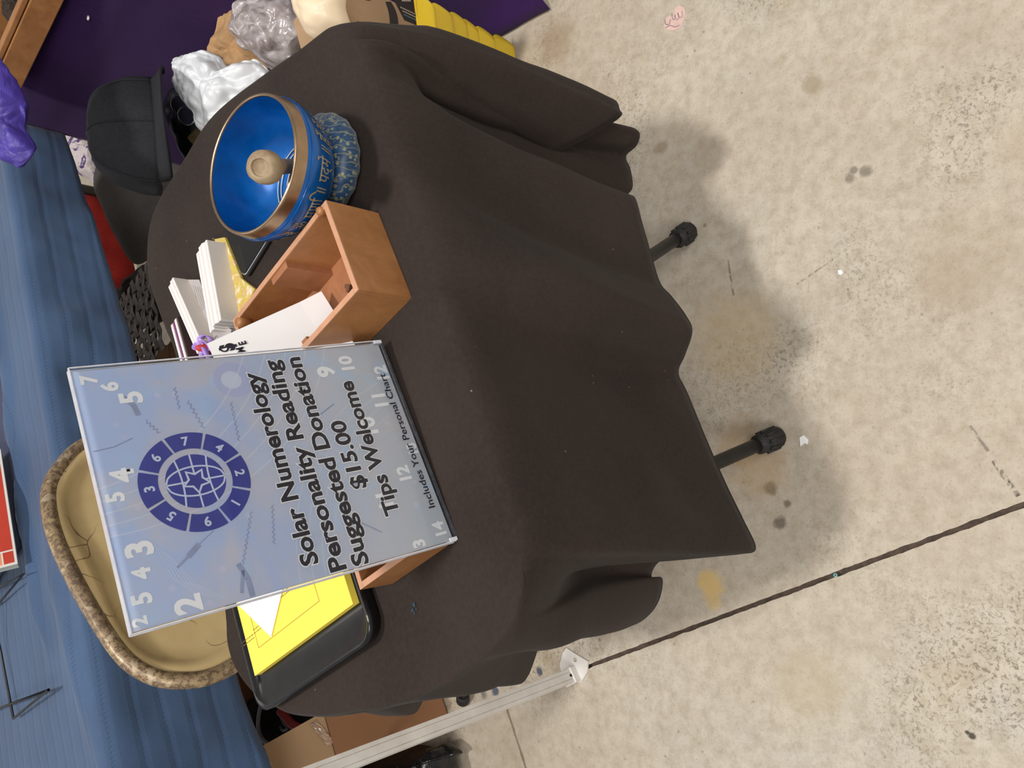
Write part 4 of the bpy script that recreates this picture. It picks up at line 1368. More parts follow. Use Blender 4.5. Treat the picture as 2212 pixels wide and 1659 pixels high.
bm = bmesh.new(); poly_flat(bm, [(.0045, .0045), (.0270, .0045), (.0270, .021), (.0045, .021)], .0018); obj('red_corner', bm, M_red, cv_, local=True)
def easel(label, pts_list, base):
    r = root('wire_easel', base, label, 'easel', 'wire display easels')
    for pts in pts_list:
        bm = bmesh.new(); tube(bm, [Vector(v) for v in crom([tuple(p) for p in pts], 3)] if False else pts, .0024, 8)
        obj('wire', bm, M_black_metal, r)
    return r
zl = BZ + .028; zb = BZ + .016
t1 = at(53, 1238, zl)
easel('black wire easel under the red book on the blue cloth', [[at(-70, 1282, zb), at(0, 1268, zb), t1 , at(0, 1300, zb), at(-70, 1345, zb)]], (t1.x, t1.y, BZ))
t2 = at(105, 1490, zl); t3 = at(29, 1552, zb)
easel('black wire easel holding a blue-green card at the left edge of the blue cloth', [[at(-80, 1565, zb), at(0, 1529, zb), t2, t3], [t3, at(0, 1400, zb), at(-40, 1240, BZ + .05)]], (t3.x, t3.y, BZ))
c_ = [at(2, 1500, BZ + .03), at(-60, 1465, BZ + .03), at(-90, 1560, BZ + .04), at(-10, 1512, BZ + .03)]
# ------------------------------------------------------------------ purple-clothed table
pcn = Vector((.530, 2.03, 0)); pdr = Vector((.372, -.928, 0)).normalized(); pnr = Vector((-pdr.y, pdr.x, 0))
if pnr.x > 0: pnr = -pnr                 # outward, towards the small table
PZ = .735
ptb = root('side_table', tuple(pcn + pdr * .5 - pnr * .35), 'table under the purple cloth at the upper right side of the scene', 'table')
bm = bmesh.new()
P = [pcn + pdr * .01 - pnr * .012, pcn + pdr * 1.0 - pnr * .012, pcn + pdr * 1.0 - pnr * .7, pcn + pdr * .01 - pnr * .7]
prism(bm, [(p.x, p.y) for p in P], PZ - .03, PZ - .003); obj('tabletop', bm, M_board, ptb)
for p in (pcn + pdr * .08 - pnr * .08, pcn + pdr * .08 - pnr * .62, pcn + pdr * .86 - pnr * .62):
    bm = bmesh.new(); tube(bm, [(p.x, p.y, .004), (p.x, p.y, PZ - .03)], .014, 10); obj('leg', bm, M_black_metal, ptb)
bm = bmesh.new()
NS = 130
Lp = .955
grid = []
for i in range(NS + 1):
    s = i / NS * Lp
    col_ = []
    for k in (.68, .4, .2, .1, .05, .02, .005):
        col_.append(bm.verts.new(pcn + pdr * s - pnr * k + Vector((0, 0, PZ + .003 + .002 * fbm(Vector((s, k, 0)), 6, 2)))))
    for k in range(1, 41):
        f_ = k / 40
        z = PZ * (1 - f_) + .006
        fold = .006 * math.sin(s * 17 + 1.2) * f_ + .010 * fbm(Vector((s * 1.2, f_ * .4, 3)), 4, 2) * f_
        # a soft lengthwise pleat below the table edge, the hem spread on the floor at the near end
        pleat = .004 * (1 / (1 + math.exp((f_ - .14 - .02 * s) * 160)))
        near = max(0, (s - .55) / .45)
        flare = (f_ ** 2.2) * (.02 + .085 * near ** 1.5)
        p = pcn + pdr * (s + near * .03 * f_) + pnr * (.006 + fold + pleat + flare) + Vector((0, 0, z))
        if f_ > .93: p += pnr * (f_ - .93) * .5 * near
        col_.append(bm.verts.new(p))
    grid.append(col_)
for x, y in zip(grid, grid[1:]):
    for k in range(len(x) - 1): bm.faces.new((x[k], y[k], y[k + 1], x[k + 1]))
bmesh.ops.recalc_face_normals(bm, faces=bm.faces[:])
M_purple = cloth_mat('purple_cloth', (46, 22, 68), (54, 27, 78), lint=False, sheen=.1)
single('purple_cloth', bm, M_purple, 'deep purple cloth hanging to the floor over the table at the top right', 'tablecloth', base=pcn + pdr * .5 + Vector((0, 0, .006)), smooth=True, solid=.0016)
# seam strip on the cloth and a white speck
wpt = onplane(190, 35, pcn + pnr * .012, pnr)
bm = bmesh.new(); bmesh.ops.create_icosphere(bm, subdivisions=1, radius=.0032, matrix=Matrix.Translation(wpt + pnr * .004) @ Matrix.Diagonal((1.6, 1.2, .8, 1)))
single('paper_fleck', bm, M_white, 'tiny white paper fleck stuck on the purple cloth', 'scrap')
# wooden crate on the purple table
M_pine = wood_mat('warm_pine', (128, 80, 42), (176, 124, 74), (0, 0, 0), .3)
wa = at(40, 208, PZ + .006); wb = at(141, 0, PZ + .006)
we = (wb - wa); we.z = 0; we.normalize(); wn = Vector((we.y, -we.x, 0))
if wn.x > 0: wn = -wn
Mw = basis(we, -wn if we.cross(-wn).z > 0 else wn, Vector((0, 0, 1))).to_4x4(); Mw.translation = Vector((wa.x, wa.y, PZ + .007))
crate = root('wooden_crate', (0, 0, 0), 'warm pine crate standing on the purple cloth in the corner', 'crate', M=Mw)
dp = .26 if Mw.col[1].to_3d().dot(-wn) > 0 else -.26
sg_ = 1 if dp > 0 else -1
for nm, c, s in (('front_board', (.25, sg_ * .007, .024), (.50, .014, .048)), ('top_rail', (.25, sg_ * .012, .0545), (.50, .020, .010)), ('back_board', (.25, dp, .03), (.50, .014, .06)),
                 ('end_board', (.007, dp / 2, .028), (.014, abs(dp) - .03, .056)), ('end_board', (.493, dp / 2, .028), (.014, abs(dp) - .03, .056))):
    bm = bmesh.new(); box(bm, c, s); obj(nm, bm, M_pine, crate, local=True, bevel=.002)
bm = bmesh.new(); box(bm, (.25, dp / 2, .003), (.47, abs(dp) - .03, .006)); obj('bottom', bm, mk('black_felt', (14, 13, 16), .95), crate, local=True)
bm = blob([(14, -6), (30, -4), (42, 14), (36, 40), (18, 48), (8, 26)], PZ + .04, (0, -.3, 1), .018, .014, 40, rings=10, ridged=True)
single('dried_bundle', bm, mk('dry_brown_twigs', (48, 36, 26), .9, var=.5, vs=120, bump=.8, bs=200, bd=.004), 'dark brown dried bundle lying inside the pine crate', 'bundle', smooth=False)

# crumpled violet tissue over the corner
bm = blob([(-30, 110), (6, 138), (31, 178), (44, 215), (53, 250), (48, 275), (64, 305), (69, 330), (45, 359), (15, 350), (-20, 330), (-60, 300), (-60, 180)], PZ + .10, (-.1, -.5, .85), .035, .020, 16, rings=22, ridged=True, n=6)
single('violet_tissue', bm, mk('violet_tissue_paper', (70, 54, 150), .5, var=.3, vs=14), 'crumpled violet tissue paper at the top left, over the blue cloth', 'tissue', smooth=False)

# ------------------------------------------------------------------ things under and beside the tables, right side
M_kraft = mk('kraft_paper', (176, 138, 96), .75, var=.12, vs=25)
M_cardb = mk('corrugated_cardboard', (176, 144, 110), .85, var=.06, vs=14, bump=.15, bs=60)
M_tape = mk('brown_packing_tape', (150, 112, 78), .2, var=.2, vs=60, coat=.5)
# cardboard box with printed side
kz = .30
k0 = at(742, 70, .30); k1 = at(728, 0, .30)
kE = pdr.copy(); kN = pnr.copy()
bxc = Vector((.62, 1.215, 0))
nw = at(905, 63, .20)
FA = at(748, 60, .33)
def carton(name, label, O, ex, ey, lx, ly, h, flaps=(), mt=None, t=.004):
    Mx = basis(ex, ey, Vector((0, 0, 1))).to_4x4(); Mx.translation = O
    r = root(name, (0, 0, 0), label, 'box', M=Mx)
    mt = mt or M_cardb
    def pc(nm, c, s, R=None):
        bm = bmesh.new(); box(bm, c, s, R); o = obj(nm, bm, mt, r, local=True); PM[o.name] = Mx; return o
    pc('bottom', (lx / 2, ly / 2, .003), (lx - .002, ly - .002, .005))
    w1 = pc('wall', (lx / 2, t / 2, h / 2 + .006), (lx, t, h)); pc('wall', (lx / 2, ly - t / 2, h / 2 + .006), (lx, t, h))
    pc('wall', (t / 2, ly / 2, h / 2 + .006), (t, ly - 2 * t, h)); pc('wall', (lx - t / 2, ly / 2, h / 2 + .006), (t, ly - 2 * t, h))
    for side, ang, dep in flaps:
        dep_ = dep
        if side == 'y0': c = Vector((lx / 2, 0, h + .006)); d_ = Vector((0, -math.cos(ang), math.sin(ang))); sz = (lx, dep_, t); R = basis(Vector((1, 0, 0)), d_, Vector((1, 0, 0)).cross(d_))
        if side == 'y1': c = Vector((lx / 2, ly, h + .006)); d_ = Vector((0, math.cos(ang), math.sin(ang))); sz = (lx, dep_, t); R = basis(Vector((1, 0, 0)), d_, Vector((1, 0, 0)).cross(d_))
        if side == 'x0': c = Vector((0, ly / 2, h + .006)); d_ = Vector((-math.cos(ang), 0, math.sin(ang))); sz = (ly, dep_, t); R = basis(Vector((0, 1, 0)), d_, Vector((0, 1, 0)).cross(d_))
        if side == 'x1': c = Vector((lx, ly / 2, h + .006)); d_ = Vector((math.cos(ang), 0, math.sin(ang))); sz = (ly, dep_, t); R = basis(Vector((0, 1, 0)), d_, Vector((0, 1, 0)).cross(d_))
        pc('flap', c + d_ * dep_ / 2, sz, R)
    return r, Mx, w1
# its long printed side faces the small table; height .30
cz = .30
ce = (at(930, 0, .02) - at(700, 0, .02))
K0 = Vector((.500, 1.30, 0))
kx = Vector((.35, -.937, 0)).normalized(); ky = Vector((.937, .35, 0)).normalized()
T0 = at(757, 66, .43); T1 = at(733, -10, .43)
kx = (T0 - T1); kx.z = 0; kx.normalize(); ky = Vector((-kx.y, kx.x, 0))
if ky.y < 0: ky = -ky
KO = Vector((T1.x, T1.y, 0)) - kx * .06
if kx.cross(ky).z < 0: KO = KO + kx * .30; kx = -kx
carton1, MC1, wall1 = carton('cardboard_box', 'closed cardboard box with black printed label behind the table, beside the yellow ruffle', KO, kx, ky, .30, .13, .424)
bm = bmesh.new(); box(bm, (.15, .065, .4315), (.30, .13, .004)); obj('lid', bm, M_cardb, carton1, local=True)
# print on the side that faces the camera: a black curved stroke, a black label, a small block
def on_side(px, py):
    p = onplane(px, py, MC1.translation, -ky)
    return MC1.inverted() @ p
M_printblack = mk('black_carton_print', (58, 52, 48), .6, var=.1); M_printwhite = mk('pale_carton_print', (206, 188, 168), .6); M_printteal = mk('teal_carton_print', (92, 150, 160), .6)
def sidepoly(bm, pts, off, mi=0):
    vs = [bm.verts.new(Vector((on_side(*p).x, -off, on_side(*p).z))) for p in pts]
    f = bm.faces.new(vs); f.material_index = mi
bm = bmesh.new()
arc = [(838, 4, 6), (846, 22, 8), (850, 40, 9), (851, 58, 9), (849, 70, 6), (847, 76, 1)]
arc = crom([(x, y, w_) for x, y, w_ in arc], 4)
L_ = [(x - w_, y) for x, y, w_ in arc]; R_ = [(x + w_, y) for x, y, w_ in arc]
for i in range(len(arc) - 1): sidepoly(bm, [L_[i], R_[i], R_[i + 1], L_[i + 1]], .0006)
obj('curved_stroke', bm, M_printblack, wall1, local=True)
for P_, nm_ in (([(848, -4), (892, -4), (927, 66), (873, 44)], 'black_label'), ([(771, 46), (783, 49), (790, 67), (776, 64)], 'black_mark'), ([(785, -4), (797, -4), (800, 2), (790, 1)], 'black_mark')):
    bm = bmesh.new(); sidepoly(bm, P_, .0006); obj(nm_, bm, M_printblack, wall1, local=True)
bm = bmesh.new()
for j, (x0, y0, n) in enumerate(((864, 15, 9), (869, 23, 9))):
    for k in range(n):
        xa, ya = x0 + k * 4.0 - j * .5, y0 + k * 1.9
        sidepoly(bm, [(xa, ya), (xa + 3, ya + 1.4), (xa + 3.6, ya + 4), (xa + .6, ya + 2.6)], .0011)
for k in range(5): sidepoly(bm, [(866 + k * 4, -3), (869 + k * 4, -3), (871 + k * 4, 4), (868 + k * 4, 4)], .0011)
tag(obj('pale_print', bm, M_printwhite, wall1, local=True), kind='stuff')
bm = bmesh.new()
for k in range(9):
    xa, ya = 872 + k * 4.0, 31 + k * 1.9
    sidepoly(bm, [(xa, ya), (xa + 3, ya + 1.4), (xa + 3.6, ya + 4), (xa + .6, ya + 2.6)], .0011)
tag(obj('teal_print', bm, M_printteal, wall1, local=True), kind='stuff')

# bubble wrap, foam sheet, kraft paper rising out of it
def clearwrap():
    t = NT('bubble_wrap')
    n = t.noise(50, 3)
    v = t.n.new('ShaderNodeTexVoronoi'); v.inputs['Scale'].default_value = 90
    t.link(t.tc.outputs['Object'], v.inputs['Vector'])
    t.set(Base_Color=t.ramp(n, [(.3, srgb(150, 138, 132)), (.7, srgb(206, 198, 200))]), Roughness=.14)
    t.b.inputs['Coat Weight'].default_value = .6; t.b.inputs['Transmission Weight'].default_value = .15
    t.bump(v.outputs['Distance'], -.9, .006)
    return t.m
bm = blob([(508, 30), (520, 6), (560, -10), (620, -10), (660, 20), (690, 60), (660, 105), (640, 130), (622, 150), (590, 150), (550, 120), (520, 100), (500, 70)], .42, (-.25, -.55, .8), .07, .026, 26, rings=24, ridged=True, n=6)
single('bubble_wrap', bm, clearwrap(), 'shiny crumpled clear bubble wrap heaped behind the table', 'wrapping', smooth=True)
bm = blob([(640, -20), (734, -20), (744, 20), (752, 62), (700, 88), (668, 76), (648, 40), (634, 10)], .49, (-.25, -.5, .8), .035, .012, 12, rings=18, ridged=True, n=5)
single('foam_sheet', bm, mk('cream_foam', (232, 210, 178), .5, var=.06, coat=.3), 'cream foam sheet bundle between bubble wrap and cardboard box', 'wrapping', smooth=True)
bm = blob([(486, -10), (520, -10), (530, 40), (520, 90), (560, 130), (590, 150), (540, 140), (505, 148), (470, 125), (446, 108), (462, 60)], .45, (-.2, -.5, .8), .015, .030, 14, rings=22, ridged=True, n=5)
single('kraft_paper', bm, M_kraft, 'torn brown kraft paper beside the bubble wrap', 'paper', smooth=False)
bm = blob([(622, 140), (660, 108), (700, 75), (745, 60), (735, 110), (690, 150), (650, 170), (610, 180), (590, 160)], .47, (-.2, -.4, .9), .03, .016, 18, rings=16, ridged=True, n=5)
single('plastic_wrap', bm, mk('milky_plastic', (222, 208, 184), .25, var=.12, vs=30, coat=.5), 'milky plastic wrapping at the cloth edge below the foam', 'wrapping', smooth=True)

# yellow fluted cloth: scalloped edge towards the camera
M_yelcloth = mk('yellow_plastic_cloth', (214, 182, 44), .45, var=.08, vs=8)
bm = bmesh.new()
ya = at(905, -5, .30); yb = at(1112, 104, .004)
P0_ = [(898, -8, .33), (945, 22, .28), (990, 45, .20), (1020, 62, .14), (1062, 82, .08), (1112, 102, .006)]
top = [at(*p) for p in P0_]
bot_ = [at(x + 15, y + 130, max(.004, z * .8)) for x, y, z in P0_]
TP = [Vector(v) for v in crom([tuple(v) for v in top], 16)]; BP = [Vector(v) for v in crom([tuple(v) for v in bot_], 16)]
rows_ = []
n = len(TP)
for k in range(14):
    f_ = k / 13
    row = []
    for i in range(n):
        p = TP[i].lerp(BP[i], f_)
        w_ = math.sin(i / n * PI * 2 * 6.2)
        lobe = abs(math.sin(i / n * PI * 6.2))
        p += Vector((.35, .2, .9)).normalized() * (.010 * w_)
        p += (TP[i] - BP[i]).normalized() * lobe * .010 * (1 - f_)
        p.z = max(p.z, .004)
        row.append(bm.verts.new(p))
    rows_.append(row)
for a, b_ in zip(rows_, rows_[1:]):
    for i in range(n - 1): bm.faces.new((a[i], a[i + 1], b_[i + 1], b_[i]))
single('yellow_ruffle', bm, M_yelcloth, 'bright yellow fluted plastic cloth with scalloped edge beside the cardboard box', 'cloth', smooth=True, solid=.003)

# white plastic bag behind the bowl
bm = blob([(372, 150), (374, 128), (395, 112), (440, 112), (475, 122), (490, 145), (520, 140), (545, 128), (570, 140), (584, 160), (570, 190), (540, 230), (510, 275), (458, 305), (440, 290), (412, 240), (390, 215), (374, 195)], .52, (-.1, -.5, .8), .045, .022, 22, rings=30, ridged=True, n=8)
single('white_plastic_bag', bm, mk('white_film', (214, 217, 220), .4, var=.03, coat=.2), 'crumpled white plastic bag right behind the blue bowl', 'bag', smooth=True)

# cap on a grey felt bag
M_capm = cloth_mat('black_cap_cotton', (36, 37, 40), (46, 47, 50), lint=False)
cp = at(342, 300, .53)
cax = Vector((-.12, .40, .90)).normalized(); cfx = Vector((.05, -1, 0)); cfx = (cfx - cfx.dot(cax) * cax).normalized(); cy_ = cax.cross(cfx)
Mcap = basis(cfx, cy_, cax).to_4x4(); Mcap.translation = cp + cfx * .01
Mcap = Mcap @ Matrix.Scale(1.22, 4)
cap_ = root('baseball_cap', (0, 0, 0), 'black cotton baseball cap lying on the grey felt bag behind the table', 'cap', M=Mcap)
bm = bmesh.new()
n = 48; mrows = 14
rr_ = []
for j in range(mrows + 1):
    f_ = j / mrows
    row = []
    for i in range(n):
        a = 2 * PI * i / n
        seam = 1 - .018 * math.exp(-((abs(((a / (PI / 3)) % 1) - .5) - .5) / .05) ** 2)
        r = .093 * math.cos(f_ * PI / 2) ** .62 * seam if j < mrows else .0005
        z = .105 * math.sin(f_ * PI / 2)
        dent = fbm(Vector((math.cos(a), math.sin(a), f_)) , 1.6, 2) * .008
        row.append(bm.verts.new((r * 1.08 * math.cos(a), (r + dent) * math.sin(a), z + dent * .5)))
    rr_.append(row)
for a, b_ in zip(rr_, rr_[1:]):
    for i in range(n): bm.faces.new((a[i], a[(i + 1) % n], b_[(i + 1) % n], b_[i]))
obj('crown', bm, M_capm, cap_, local=True, smooth=True, solid=.002)
bm = bmesh.new()
rows_ = []
for j in range(9):
    f_ = j / 8
    row = []
    for i in range(21):
        a = (-1.15 + 2.3 * i / 20)
        x0, y0 = .099 * math.cos(a), .093 * math.sin(a)
        ext = .125 * max(0, math.cos(a * 1.3)) ** .5
        row.append(bm.verts.new((x0 + ext * f_, y0 * (1 + .02 * f_), .004 - .010 * f_ - .9 * y0 * y0 * f_ * 1.6)))
    rows_.append(row)
for a, b_ in zip(rows_, rows_[1:]):
    for i in range(20): bm.faces.new((a[i], a[i + 1], b_[i + 1], b_[i]))
obj('visor', bm, M_capm, cap_, local=True, smooth=True, solid=.004)
bm = bmesh.new(); bmesh.ops.create_uvsphere(bm, u_segments=12, v_segments=8, radius=.007, matrix=Matrix.Translation((0, 0, .106)) @ Matrix.Diagonal((1, 1, .6, 1)))
obj('button', bm, M_capm, cap_, local=True, smooth=True)
for k in range(6):
    a = k * PI / 3
    P = []
    for j in range(mrows):
        f_ = j / mrows; r = .0935 * math.cos(f_ * PI / 2) ** .62
        dent = fbm(Vector((math.cos(a), math.sin(a), f_)), 1.6, 2) * .008
        P.append((r * 1.08 * math.cos(a), (r + dent) * math.sin(a), .105 * math.sin(f_ * PI / 2) + dent * .5 + .0012))
    bm = bmesh.new(); tube(bm, P, .0012, 5); obj('seam', bm, M_capm, cap_, local=True)
bm = blob([(232, 296), (214, 345), (203, 395), (226, 455), (258, 520), (293, 571), (330, 556), (375, 520), (400, 440), (425, 350), (420, 270), (370, 230), (290, 240)], .36, (-.25, -.5, .8), .055, .010, 6, rings=22, n=5, back=1.6)
single('felt_bag', bm, cloth_mat('grey_felt', (72, 69, 68), (84, 80, 77), lint=False), 'grey felt bag slumped under the black cap behind the table', 'bag', smooth=True)
# black bag with glasses and a buckle, between cap and white plastic bag
bm = blob([(372, 190), (400, 205), (440, 260), (462, 310), (440, 340), (415, 360), (395, 340), (372, 290), (352, 230)], .44, (-.1, -.5, .8), .02, .008, 20, rings=14, ridged=True, n=5)
single('black_pouch', bm, mk('black_nylon', (20, 20, 26), .4, var=.3, vs=40), 'shiny black nylon pouch between the cap and the white bag', 'bag', smooth=True)
lens_c = [at(386, 226, .50), at(402, 250, .50)]
gl = root('eyeglasses', tuple(lens_c[0] - Vector((0, 0, .02))), 'smoky eyeglasses lying on the black pouch', 'glasses')
M_smoke = mk('smoky_lens', (60, 60, 78), .1, var=.2, coat=.8)
lp_ = []
gn = Vector((-.1, -.6, .8)).normalized(); gu = Vector((.75, -.66, -.4)); gu = (gu - gu.dot(gn) * gn).normalized(); gv = gn.cross(gu)
for c in lens_c:
    bm = bmesh.new()
    P = [c + gu * .017 * math.cos(2 * PI * k / 24) + gv * .020 * math.sin(2 * PI * k / 24) for k in range(24)]
    slab3(bm, P, gn, .002); obj('lens', bm, M_smoke, gl)
    bm = bmesh.new(); tube(bm, P, .0012, 6, closed=True); obj('lens_rim', bm, M_silver, gl)
bm = bmesh.new(); tube(bm, [lens_c[0] + gu * .016 * -1 + gv * .01, lens_c[0] - gu * .02 + Vector((0, .02, -.01)), lens_c[0] - gu * .02 + Vector((.01, .08, -.03))], .0013, 6); obj('temple', bm, M_dark_plastic, gl)
bz = at(423, 297, .48)
bm = bmesh.new()
P = [bz + gu * x * .015 + gv * y * .014 for x, y in ((-1, -.8), (-.8, -1), (.8, -1), (1, -.8), (1, .8), (.8, 1), (-.8, 1), (-1, .8))]
slab3(bm, P, gn, .004)
single('brass_buckle', bm, mk('aged_brass', (150, 132, 92), .35, .7, var=.25, vs=90), 'rounded square brass buckle below the eyeglasses', 'buckle', bevel=.001)

# under the blue table
M_crump = mk('white_violet_plastic', (196, 184, 184), .45, var=.2, vs=14)
bm = blob([(128, 300), (180, 290), (235, 300), (238, 330), (232, 365), (235, 392), (210, 402), (175, 380), (148, 350)], .30, (-.1, -.6, .8), .06, .03, 14, rings=16, ridged=True, n=5)
bagw = single('patterned_bag', bm, [M_crump], 'crumpled whitish plastic bag with violet print under the blue cloth', 'bag', smooth=False)
def purple_print():
    t = NT('whitish_bag_violet_print')
    n = t.noise(22, 3, .5, dist=1)
    c = t.ramp(n, [(.0, srgb(178, 160, 158)), (.56, srgb(206, 196, 196)), (.60, srgb(86, 56, 112)), (.66, srgb(86, 56, 112)), (.7, srgb(220, 214, 220))])
    t.set(Base_Color=c, Roughness=.45); return t.m
bagw.data.materials[0] = purple_print()
bm = blob([(158, 405), (215, 425), (245, 470), (275, 540), (292, 590), (275, 625), (245, 645), (228, 655), (205, 560), (180, 470)], .16, (-.1, -.45, .9), .09, .02, 6, rings=18, n=5)
single('red_cloth', bm, cloth_mat('red_fleece', (92, 18, 16), (140, 38, 32), lint=False), 'red fleece heap under the blue cloth', 'cloth', smooth=True)
bm = blob([(238, 640), (270, 610), (300, 580), (345, 560), (350, 640), (352, 690), (300, 712), (262, 722), (246, 690)], .18, (-.1, -.45, .9), .07, .03, 16, rings=18, ridged=True, n=5)
single('dark_fur', bm, mk('dark_brown_fur', (34, 27, 24), .9, var=.45, vs=40, bump=.8, bs=120, bd=.01), 'dark brown furry bundle beside the red fleece', 'bundle', smooth=False)
bm = bmesh.new()
for k in range(9):
    p = at(312 + random.uniform(-12, 22), 608 + random.uniform(-14, 30), .24)
    a = random.uniform(0, PI)
    P = [p + Vector((math.cos(a + q * .7) * .02, math.sin(a + q * .9) * .02, .004 * math.sin(q))) for q in range(6)]
    tube(bm, P, .0028, 6)
single('ochre_cord', bm, mk('ochre_cord_fibre', (150, 112, 56), .8, var=.2), 'tangle of ochre cord on the dark furry bundle', 'cord', smooth=True)
cu = at(355, 765, .30)
carton2, _m, _w = carton('cardboard_box', 'open cardboard box seen between the card packs and the blue cloth', Vector((-.13, 1.93, 0)), Vector((.86, .51, 0)).normalized(), Vector((-.51, .86, 0)).normalized(), .40, .30, .17, (('y0', -.5, .09), ('y1', 1.3, .06)))
# brown woven, film-wrapped tray above that box
bm = bmesh.new()
wv_c = at(298, 705, .25)
ex = Vector((.86, .51, 0)).normalized(); ey = Vector((-.51, .86, 0)).normalized()
wr = root('woven_tray', tuple(wv_c), 'dark brown woven tray wrapped in film, inside the box at the back', 'tray')
M_weave = mk('dark_cane', (58, 40, 28), .5, var=.35, vs=40, coat=.1)
for k in range(8):
    for o_, e_, f_ in ((ex, ey, .11), (ey, ex, .15)):
        bm = bmesh.new()
        c = wv_c + o_ * (-.12 + k * .034)
        P = [c + e_ * (-f_ + f_ * 2 * q / 10) + Vector((0, 0, .003 * (1 if (q + k) % 2 else -1))) for q in range(11)]
        vs = [[bm.verts.new(p - o_ * .011), bm.verts.new(p + o_ * .011)] for p in P]
        for a, b_ in zip(vs, vs[1:]): bm.faces.new((a[0], a[1], b_[1], b_[0]))
        obj('cane_strip', bm, M_weave, wr, solid=.002)

# ------------------------------------------------------------------ left side: canopy post, cartons, bags
pb_ = at(1237, 1459, .004); pb_ = Vector((pb_.x, pb_.y, 0))
M_wp = NT('white_enamelled_steel')
nz_ = M_wp.noise(30, 4); ch = M_wp.noise(22, 5, .8)
cW = M_wp.ramp(nz_, [(.3, srgb(206, 200, 192)), (.7, srgb(222, 218, 212))])
cW = M_wp.mix(M_wp.mapr(ch, .70, .74, 0, .9), cW, srgb(120, 84, 60))
M_wp.set(Base_Color=cW, Roughness=.4); M_wp = M_wp.m
post = root('canopy_post', tuple(pb_), 'white steel canopy post with pointed foot plate left of the table', 'post')
pe = Vector((.80, .60, 0)).normalized(); pf = Vector((-.60, .80, 0))
Rp = basis(pe, pf, Vector((0, 0, 1)))
bm = bmesh.new()
hw = .0125
secp = []
# square tube with two shallow grooves on each face
for s_ in range(4):
    a = s_ * PI / 2
    for u_, d_ in ((-1, 0), (-.56, 0), (-.50, .0014), (-.44, 0), (.44, 0), (.50, .0014), (.56, 0)):
        x, y = u_ * hw, -(hw - d_)
        secp.append((x * math.cos(a) - y * math.sin(a), x * math.sin(a) + y * math.cos(a)))
lean_ = Vector((0.0, 0.0, 0))
lo = [bm.verts.new(pb_ + pe * x + pf * y + Vector((0, 0, .006))) for x, y in secp]
hi = [bm.verts.new(pb_ + lean_ + pe * x + pf * y + Vector((0, 0, 2.1))) for x, y in secp]
n = len(secp)
for i in range(n): bm.faces.new((lo[i], lo[(i + 1) % n], hi[(i + 1) % n], hi[i]))
bm.faces.new(hi); bm.faces.new(lo[::-1])
bmesh.ops.recalc_face_normals(bm, faces=bm.faces[:])
ptube = obj('square_tube', bm, M_wp, post)
M_dark = mk('dark_hole', (22, 20, 18), .9)
for zz in (.022,):
    for s_ in (-pf, pe):
        bm = bmesh.new(); P = [pb_ + s_ * (hw + .0004) + Vector((0, 0, zz)) + (pe if s_ == -pf else pf) * .003 * math.cos(2 * PI * k / 12) + Vector((0, 0, .0045 * math.sin(2 * PI * k / 12))) for k in range(12)]
        slab3(bm, P, s_, .0008); obj('pin_hole', bm, M_dark, ptube)
bm = bmesh.new(); box(bm, pb_ + Vector((0, 0, .012)), (.031, .031, .016), Rp); obj('foot_socket', bm, M_wp, post, bevel=.002)
plate = [(1223, 1400), (1240, 1411), (1270, 1429), (1268, 1452), (1256, 1472), (1231, 1480), (1211, 1448), (1209, 1435), (1215, 1411)]
bm = bmesh.new()
PO = [at(x, y, .0045) for x, y in plate]
hc = at(1242, 1425, .0045)
PI_ = [hc + Vector((.0045 * math.cos(2 * PI * k / 14), .0045 * math.sin(2 * PI * k / 14), 0)) for k in range(14)]
vo = [bm.verts.new(p) for p in PO]; vi = [bm.verts.new(p) for p in PI_]
ed = [bm.edges.new((vo[i], vo[(i + 1) % len(vo)])) for i in range(len(vo))] + [bm.edges.new((vi[i], vi[(i + 1) % 14])) for i in range(14)]
g = bmesh.ops.triangle_fill(bm, use_beauty=True, edges=ed)
fs = [f for f in g['geom'] if isinstance(f, bmesh.types.BMFace)]
ex_ = bmesh.ops.extrude_face_region(bm, geom=fs)
for v in [v for v in ex_['geom'] if isinstance(v, bmesh.types.BMVert)]: v.co.z = .0006
bmesh.ops.recalc_face_normals(bm, faces=bm.faces[:])
obj('foot_plate', bm, M_wp, post)

# cartons behind the post
def face4(P, t=.004, nrm=(0, -.5, .86)):
    bm = bmesh.new(); slab3(bm, P, nrm, t); return bm
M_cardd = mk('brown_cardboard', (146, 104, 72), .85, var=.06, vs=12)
lx = Vector((.80, .60, 0)); ly = Vector((-.60, .80, 0))
cB = at(950, 1500, .0)
carton3 = root('cardboard_box', tuple(Vector((-.83, 1.5, 0))), 'brown taped cardboard box behind the white post', 'box')
zt_ = .24
q1 = at(705, 1548, zt_); q2 = at(735, 1605, zt_); 
